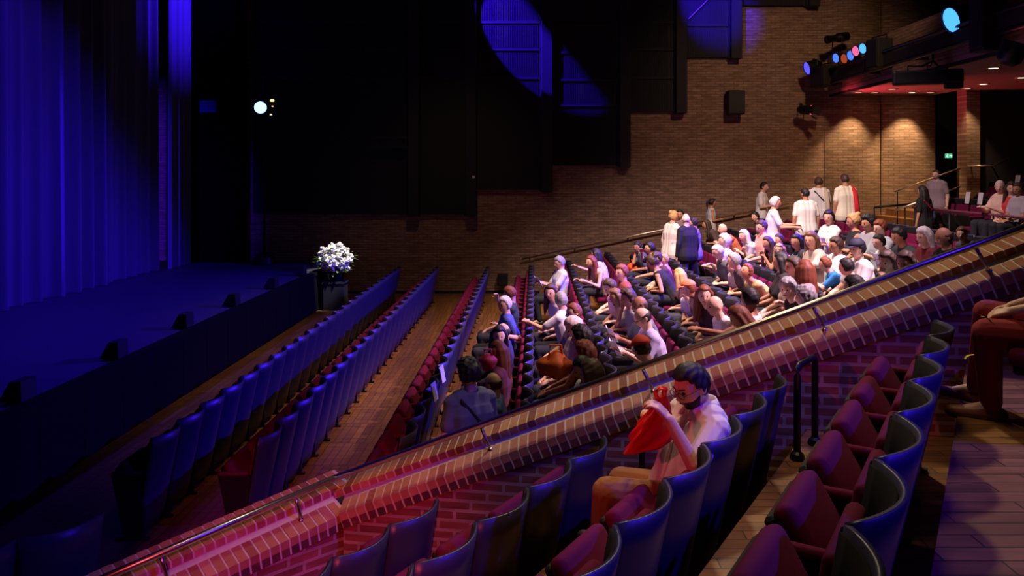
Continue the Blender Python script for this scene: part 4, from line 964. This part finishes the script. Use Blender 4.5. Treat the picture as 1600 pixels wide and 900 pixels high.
# standing: head pixel, distance, look, pose, heading, head turn, label
STAND = [
 (736,586,6.35,opts('p','bk','curly','tee',(112,112,122),strap=(40,32,34),sside=-1,legs=(40,44,60)),'hold',-60,20,'standing dark-haired person in grey tee with bag strap beside the parapet'),
 (1049,339,16.2,opts('l','bl','bun','long',(236,226,220),fem=True,legs=(226,216,214)),'hold',-150,0,'standing person with blond bun in white top and white trousers'),
 (1064,335,17.3,opts('t','bk','short','tee',(130,110,106)),'hold',60,0,'standing dark-haired person in grey tee behind the blond bun'),
 (1074.5,343,14.8,opts('p','pw','ring','jacket',(22,20,22),legs=(20,18,22)),'down',-60,-30,'tall standing person in black suit seen from behind'),
 (1087,348,15.5,opts('l','bk','short','long',(110,100,190),fem=True,legs=(36,40,100)),'gest',0,-20,'standing dark-haired person in violet shirt beside the black suit'),
 (1110,317,19.5,opts('t','bk','tail','tank',(206,202,198),fem=True,legs=(150,146,150)),'hold',180,0,'black-haired person in pale top walking up the aisle by the wall handrail'),
 (1190,292,19.4,opts('l','bk','crop','tee',(232,228,222),legs=(40,40,44)),'hold',150,0,'person in white tee climbing the aisle at the top of the wall handrail'),
 (1206.7,317,15.1,opts('l','wh','short','shirt',(222,228,240),legs=(26,26,40)),'gest',170,0,'standing blue-white-haired person in white shirt gesturing with one hand'),
 (1259.6,303,15.3,opts('t','bk','crop','tee',(246,240,232),legs=(24,24,32)),'down',-85,20,'standing person in white tee with back to the camera'),
 (1280,285,17.2,opts('t','br','short','tee',(222,218,216),legs=(26,24,28),scarf=(200,184,160),strap=(30,26,28)),'hold',-95,0,'standing person in white tee with black straps and pale bag near the wall'),
 (1322,281,16.2,opts('t','br','crop','tee',(240,234,206),legs=(206,196,170),scarf=(206,30,44),sside=1),'down',-80,10,'standing person in cream shirt with a red strap down the back'),
 (1464.5,273,15.6,opts('p','br','crop','tee',(150,130,136),legs=(60,76,120),lkind='shorts'),'down',35,0,'person in grey pink-lit tee and blue shorts walking at the foot of the rear stairs'),
 (1445,299,15.0,opts('t','bk','long','dress',(20,18,22),fem=True,strap=(150,30,44),lkind='shorts',legs=(20,18,22)),'down',-60,0,'person in black dress with red bag strap at the foot of the rear stairs'),
]
OCC = {}
SEATS = [(k, j) for k in range(3, 11) for j, y in enumerate(SEATY) if y > 6.6]
def options(px, py, child):                       # for every seat the posture that brings the head nearest to where the photograph has it
    K = np.array([ROWX[k] for k, j in SEATS]); KZ = np.array([ROWZ[k] for k, j in SEATS]); Y0 = np.array([SEATY[j] for k, j in SEATS])
    best = np.full(len(SEATS), 1e9); arg = [None]*len(SEATS)
    for dy in (-.1, -.05, 0, .05, .1):
        for ln in (-.08, 0, .08, .16, .26, .36, .48, .6):
            for sc in ((.80, .88, .95) if child else (.90, .96, 1.0, 1.05)):
                y = Y0+dy; X = K-.40-sc*(.54*math.sin(ln)+.03+.10*max(0, math.sin(ln))); Z = KZ+.5+sc*(.53*math.cos(ln)+.145)
                c = np.hypot(VPX+FPX*X/y-px, VPY+FPX*(EYE-Z)/y-py)+abs(ln-.12)*6+abs(sc-1)*14*(not child)+abs(dy)*3
                for i in np.nonzero(c < best)[0]: best[i] = c[i]; arg[i] = (y[i], ln, sc)
    return best, arg
def assign(C):                                    # Hungarian method, rows to columns
    n, m = C.shape; u = np.zeros(n+1); v = np.zeros(m+1); p = np.zeros(m+1, int); way = np.zeros(m+1, int)
    for i in range(1, n+1):
        p[0] = i; j0 = 0; mv = np.full(m+1, np.inf); used = np.zeros(m+1, bool)
        while True:
            used[j0] = True; i0 = p[j0]; cur = C[i0-1]-u[i0]-v[1:]
            free = ~used[1:]; upd = free & (cur < mv[1:]); mv[1:][upd] = cur[upd]; way[1:][upd] = j0
            j1 = int(np.argmin(np.where(free, mv[1:], np.inf)))+1; d = mv[j1]
            u[p[used]] += d; v[used] -= d; mv[~used] -= d; j0 = j1
            if p[j0] == 0: break
        while j0: j1 = way[j0]; p[j0] = p[j1]; j0 = j1
    r = [0]*n
    for j in range(1, m+1):
        if p[j]: r[p[j]-1] = j-1
    return r
OPT = [options(r[0], r[1], 'young' in r[-1] or 'small' in r[-1]) for r in SEATED]
PICK = assign(np.array([np.minimum(b, 80)**1.6 for b, _ in OPT]))
for row, pick, (bst, arg) in zip(SEATED, PICK, OPT):
    px, py, o, pose, hy, tw, lab = row
    k, j = SEATS[pick]; y, lean, sc = arg[pick]; OCC[(k, j)] = lab
    if bst[pick] > 12: print('FIT', round(float(bst[pick]), 1), k, j, lab)
    o['hy'] = hy if abs(hy) < 90 else 80*(1 if hy > 0 else -1)
    J = joints_auto(True, lean, tw, pose, .88 if o.get('fem') else 1)
    base = Vector((ROWX[k]-.40, y, ROWZ[k])); hipfix = .5*(1-sc); base.z += hipfix
    for kk in 'RL':                                     # short legs: keep the soles on the floor
        J['an'+kk].z -= hipfix/sc; J['to'+kk].z -= hipfix/sc
    p, F = build_person(J, base, 0, sc, lab, o)
    if pose == 'read':
        m = (J['wrR']+J['wrL'])*.5+J['fw']*.10+Vector((0, 0, .03)); paper(base+m*sc, 'white programme held by the '+' '.join(lab.split()[:9]), math.radians(tw), 62)

def standing(row):
    px, py, Y, o, pose, rz, hy, lab = row
    p = W(px, py, Y); z = floor_z(p.x) if Y > 6.4 else 0; sc = (p.z-z)/1.605; sc = max(.82, min(1.12, sc)); o['hy'] = hy
    J = joints_auto(False, .04, 0, pose, .88 if o.get('fem') else 1)
    build_person(J, Vector((p.x, p.y, z)), math.radians(rz), sc, lab, o, .008 if Y < 7 else .0125)
for r in STAND: standing(r)

# ------------------------------------------------------------------ stalls seats, row by row
ROWN = ['front row', 'second row', 'third row', 'fourth row', 'fifth row', 'sixth row', 'seventh row', 'eighth row', 'ninth row', 'tenth row', 'eleventh row']
for k in range(11):
    jn = row_near(k)
    for j in range(jn+1):
        occ = (k, j) in OCC
        place_seat((ROWX[k]-.10, SEATY[j], ROWZ[k]), 0, '%s maroon seat, %s from the brick wall in the %s from the stage' % ('occupied' if occ else 'empty', ORD[j], ROWN[k]) if k else
                   '%s maroon seat, %s from the brick wall in the row nearest the stage' % ('occupied' if occ else 'empty', ORD[j]), 'theatre seats in the stalls rows', occ, j == jn)
# raised rear seats with reserved sheets
RX = [8.42, 9.34]; RZ = [1.75, 2.07]; rows_y = [15.6-PITCH*i for i in range(6)]
for r in range(2):
    for i, y in enumerate(rows_y):
        down = (r == 0 and i in (3, 4, 5))
        place_seat((RX[r]-.12, y, RZ[r]), 0, '%s maroon seat, %s from the rear stairs in the %s raised row' % ('occupied' if down else 'empty', ORD[i], ('lower', 'upper')[r]), 'raised seats at the rear', down, i == 5)
for i, (px, py, r) in enumerate(((1512, 301, 0), (1532, 302, 0), (1590, 278, 1), (1598, 308, 0))):
    X = RX[r]-.16; Y = X*FPX/(px-VPX); p = W(px, py, Y)
    if i == 3: continue
    mb = MB(); mb.hexa([(0, -.075, -.11), (.003, -.075, -.11), (.003, .075, -.11), (0, .075, -.11), (.03, -.075, .11), (.033, -.075, .11), (.033, .075, .11), (.03, .075, .11)])
    o = obj('reserved_sheet', mb, M_WHITE); o.location = (X-.02, p.y, RZ[r]+.9); tag(o, ['white reserved sheet on the raised seat nearest the rear stairs', 'white reserved sheet on the second raised seat from the rear stairs', 'white reserved sheet on the upper raised row at the picture edge'][i], 'notice', 'reserved sheets')
for px, py, o, pose, hy, tw, lab in EXTRA_REAR:
    X = RX[0]-.5; Y = X*FPX/(px-VPX); j = min(range(6), key=lambda i: abs(rows_y[i]-Y)); Y = rows_y[j]+max(-.12, min(.12, Y-rows_y[j])); o['hy'] = hy
    z = EYE-(py-VPY)*Y/FPX-RZ[0]; sc = max(.85, min(1.08, z/1.15))
    build_person(joints_auto(True, .05, tw, pose, .9), Vector((RX[0]-.39, Y, RZ[0]+.5*(1-sc))), 0, sc, lab, o)
rail('row_rail', 'pink-lit rail in front of the raised rear seats', [(7.72, 16.0, 2.42), (7.72, 12.0, 2.42)], [((7.72, y, 2.42), (7.72, y, 1.35)) for y in (15.9, 14.6, 13.2, 12.1)], .025, mat('rail_paint', lin(120, 60, 80), .4), cat='barrier')
# loose booklets on seat backs and laps
paper((ROWX[2]-.02, 8.05, .87), 'white programme tucked in the third row seat back closer to the parapet', 0, 80)
paper((ROWX[2]-.02, 8.75, .87), 'white programme tucked in the third row seat back farther from the parapet', 0, 80)

# ------------------------------------------------------------------ side block seats
SIDE = {0: [4.12-PITCH*i for i in range(4)], 1: [4.57-PITCH*i for i in range(5)], 2: [4.965-.507*i for i in range(7)], 3: [4.80-.507*i for i in range(7)]}
SNAME = ['lowest side row', 'second lowest side row', "seated man's side row", 'side row nearest the camera']
SNAME[2] = 'side row holding the bespectacled person'
for r, ss in SIDE.items():
    for i, s in enumerate(ss):
        occ = r == 2 and i == 2
        place_seat(SQ(s, QROW[r], QZ[r]), -A, '%s blue-lit seat, %s from the parapet in the %s' % ('occupied' if occ else 'empty', ORD[i], SNAME[r]), 'theatre seats in the side block', occ, i == len(ss)-1)
A2 = math.radians(40.8); U2 = Vector((math.sin(A2), math.cos(A2), 0)); e = Vector((-2.86, 5.22, 0))
for i in range(3):
    place_seat(e-U2*(PITCH*(i+.5)), -A2, 'dark-backed seat outside the parapet near the stage, %s from its aisle end' % ORD[i], 'seats outside the parapet', False, i == 2)

# ------------------------------------------------------------------ the bespectacled person with the red bag, and the neighbours behind the near row
def collar(p, J, m):
    nk = J['neck']; fw = J['fw']; la = J['la']; up = Vector((0, 0, 1)); mb = MB(); n = 22; vs = []; fs = []
    for i in range(n+1):
        a = math.radians(22+316*i/n); c, s = math.cos(a), math.sin(a)
        pt = lambda r, z: nk+fw*(c*r*1.05+.012)+la*s*r+up*(z-.028*max(0, c)-.0)
        tip = .03*max(0, math.cos(a))**6
        vs += [pt(.082, -.01), pt(.070, .05), pt(.076, .058), pt(.100+tip, .012-tip*.8), pt(.094+tip, .008-tip*.8)]
    for i in range(n):
        for j in range(5): a = i*5+j; b = i*5+(j+1) % 5; fs.append((a, b, b+5, a+5))
    fs.append((0, 4, 3, 2, 1)); fs.append(tuple(n*5+j for j in range(5)))
    mb.add(vs, fs); return obj('collar', mb, m, p, True)
bx = Vector((.755, 4.12, .95)); th = math.radians(20)
EYEP = Vector((0, 0, EYE)); J = {k: EYEP+(Vector(v)-EYEP)*1.0195+Vector((-.010, .008, .0))-bx for k, v in dict(hip=(.765, 4.11, 1.45), neck=(.885, 4.06, 1.925), head=(.818, 4.01, 2.055), shL=(.918, 3.905, 1.865), shR=(.80, 4.215, 1.865),
     elL=(.775, 3.745, 1.745), wrL=(.662, 3.785, 1.95), elR=(.66, 4.30, 1.68), wrR=(.66, 4.10, 1.86), hiL=(.79, 4.03, 1.44), knL=(.375, 3.95, 1.535), anL=(.345, 4.06, 1.15), toL=(.21, 4.09, 1.12),
     hiR=(.73, 4.19, 1.44), knR=(.50, 4.44, 1.40), anR=(.47, 4.50, 1.07), toR=(.32, 4.56, 1.025)).items()}
J['chest'] = J['hip'].lerp(J['neck'], .69); J['fw'] = Vector((-math.cos(th), -math.sin(th), 0)); J['la'] = Vector((-math.sin(th), math.cos(th), 0)); J['laH'] = Vector((-.2, .98, 0)).normalized()
J['hdL'] = Vector((-.45, .12, .5)); J['pnL'] = Vector((-.5, .3, -.75)); J['thL'] = Vector((-.2, 1, .2))
J['hdR'] = Vector((-.5, -.5, .5)); J['pnR'] = Vector((-.4, -.6, -.5)); J['thR'] = Vector((-.2, -.6, .8))
o = opts('p', 'bk', 'quiff', 'shirt', (232, 222, 220), hy=8, pitch=24, specs=1, legs=(156, 104, 62), shoes=(52, 38, 30), curl=.75)
p, F = build_person(J, bx, 0, 1.0, 'bearded person in glasses and white shirt looking into a red carrier bag', o, .0058)
collar(p, J, colmat('cloth', (232, 222, 220), .85))
mb = MB(); nk = J['neck']; hp = J['hip']; fw = J['fw']                                   # buttoned front
pts = [hp.lerp(nk, t)+fw*r for t, r in ((.25, .137), (.45, .133), (.65, .137), (.82, .115), (.93, .095))]
mb.tube(pts, .011, 6); obj('button_placket', mb, colmat('cloth', (244, 236, 232), .8), p)
f, l, u = HD[:, 0], HD[:, 1], HD[:, 2]                        # beard and moustache grown from the head shape
edge = -.30+.34*np.clip((.55-f)/.6, 0, 1)                     # cheek line rises from the mouth to the sideburn
m = np.clip((edge-u)/.14, 0, 1)*np.clip((f+.02)/.14, 0, 1)
m = np.maximum(m, np.exp(-((u+.37)/.06)**2-(l/.30)**2)*(f > 0)*.8)
m = (m*(1-np.exp(-((u+.50)/.055)**2-(l/.22)**2)*(f > 0)*.95))[:, None]
P = HP+HD*(m*.0075-(1-m)*.016); mb = MB()
mb.add((F[0]+np.outer(P[:, 0], F[1])+np.outer(P[:, 1], F[2])+np.outer(P[:, 2], F[3])).tolist(), HF)
c = obj('beard', MB(), colmat('hair', HC['bk'], .6, noise=.25, nscale=40), p); fuse(c, mb, .006, 1)
# the carrier bag
mb = MB(); rnd = random.Random(11); n = 40; m = 26; vs = []
top = W(1036, 620, 3.935)+Vector((-.010, .008, 0)); bot = W(1014, 702, 4.0)+Vector((-.010, .008, 0))
ax = (bot-top); lat = Vector((.86, .1, .42)).normalized(); dep = Vector((-.1, 1, 0))
ph = [(rnd.uniform(1, 7), rnd.uniform(0, 6), rnd.uniform(-3, 3)) for _ in range(9)]
for j in range(m+1):
    t = j/m; hw = .022+.112*min(1, t*1.35)**.75-.012*max(0, t-.85)/.15; hd = .018+.045*t; c = top+ax*(t if t < .9 else .9+(t-.9)*.6)
    for i in range(n):
        a = 2*PI*i/n; k = 1+sum(.05*math.sin(round(q[0])*a+q[1]+q[2]*t*4) for q in ph)*(.35+.65*t); k += .13*abs(math.sin(a*3.5+t*6))-.10*abs(math.sin(a*2+t*9+1))+.05*math.sin(t*22+a*5)
        x = math.copysign(abs(math.cos(a))**.75, math.cos(a)); y = math.copysign(abs(math.sin(a))**.9, math.sin(a))
        vs.append(c+lat*x*hw*k+dep*y*hd*k+Vector((0, 0, -.03*x*t)))
fs = [(j*n+i, j*n+(i+1) % n, (j+1)*n+(i+1) % n, (j+1)*n+i) for j in range(m) for i in range(n)]+[tuple(range(n-1, -1, -1)), tuple(range(m*n, m*n+n))]
mb.add(vs, fs); bag = obj('carrier_bag', mb, mat('red_plastic', lin(238, 40, 20), .3, noise=.12, nscale=20), None, True)
tag(bag, 'crumpled shiny red plastic carrier bag held up by the bespectacled person', 'bag')
mb = MB(); h0 = top+lat*.015; h1 = top-lat*.02
for s in (-.012, .014):
    b = Vector((0, s, 0)); mb.tube([h0+b, h0+b+Vector((.012, 0, .03)), h0.lerp(h1, .5)+b+Vector((0, 0, .045)), h1+b+Vector((-.01, 0, .028)), h1+b], [.012, .011, .009, .011, .012], 8)
obj('handle', mb, MATS['red_plastic'], bag, True)

def neighbour(base, lab, o, mod=None, voxel=.007):
    J = joints_auto(True, .05, 0, 'lap', .92)
    if mod: mod(J)
    return build_person(J, base, -A, .94, lab, o, voxel)
def cross(J):
    J['knR'] += Vector((0, .04, .06)); J['anR'] = Vector((-.50, .30, .10)); J['toR'] = Vector((-.64, .36, .04)); J['anL'] = Vector((-.42, -.02, .09)); J['toL'] = Vector((-.58, -.03, .04))
p, F = neighbour((2.66, 3.78, 1.88), 'person in red trousers with a hand on the knee behind the near seat row', opts('p', 'br', 'long', 'tank', (60, 30, 36), fem=True, legs=(150, 34, 40), shoes=(150, 92, 60)), cross)
for i, (s, lb) in enumerate(((4.56, 'occupied seat under the person in red trousers, top side row'),)):
    place_seat(SQ(s, .57, 1.9), -A, lb, 'top side row seats', True, False)
for c, lab, r in ((W(1544, 500, 3.8), 'yellow paper strip in the hand on the red trousers', .5), (W(1517, 556, 3.95), 'yellow paper strip hanging by the shin of the red trousers', -.5)):
    mb = MB(); T = Matrix.Rotation(r, 4, 'Y')
    for i in range(5):
        a, b = -.035+.014*i, -.035+.014*(i+1); za, zb = .006*math.sin(i), .006*math.sin(i+1)
        mb.hexa([T @ Vector(v) for v in ((a, -.009, za), (b, -.009, zb), (b, .009, zb), (a, .009, za), (a, -.009, za+.002), (b, -.009, zb+.002), (b, .009, zb+.002), (a, .009, za+.002))])
    o = obj('paper_strip', mb, mat('yellow_paper', lin(214, 190, 40), .6)); o.location = c; tag(o, lab, 'ticket')
# orange bags among the audience
def softbag(px, py, Y, col, label, s=1.0):
    mb = MB(); rnd = random.Random(px); mb.ball((0, 0, 0), .16*s, 16, 12, 0, None, (1, .7, .75)); mb.v = [tuple(Vector(v)*(1+.12*math.sin(v[0]*30+px)+.08*math.sin(v[1]*40)+.06*math.sin(v[2]*55))) for v in mb.v]
    o = obj('tote_bag', mb, colmat('bag', col, .6), None, True); o.location = W(px, py, Y); tag(o, label, 'bag')
    mb = MB(); mb.tube([(-.06*s, 0, .09*s), (-.05*s, 0, .19*s), (.05*s, 0, .19*s), (.06*s, 0, .09*s)], .012, 8); obj('handle', mb, colmat('bag', col, .6), o, True)
softbag(868, 572, 7.9, (226, 104, 34), 'orange cloth bag on a lap next to the phone user', 1.1)
softbag(990, 419, 16.2, (226, 84, 40), 'orange bag on the lap of the small dark-haired person', .9)
softbag(1190, 420, 15.0, (230, 120, 50), 'orange bag beside the small blond person', .6)
softbag(762, 566, 8.2, (220, 70, 90), 'pink-red bag held in the fourth row behind the standing grey tee', .7)
softbag(707, 668, 6.6, (220, 60, 40), 'bright red bag low beside the standing grey tee', .5)
flush()
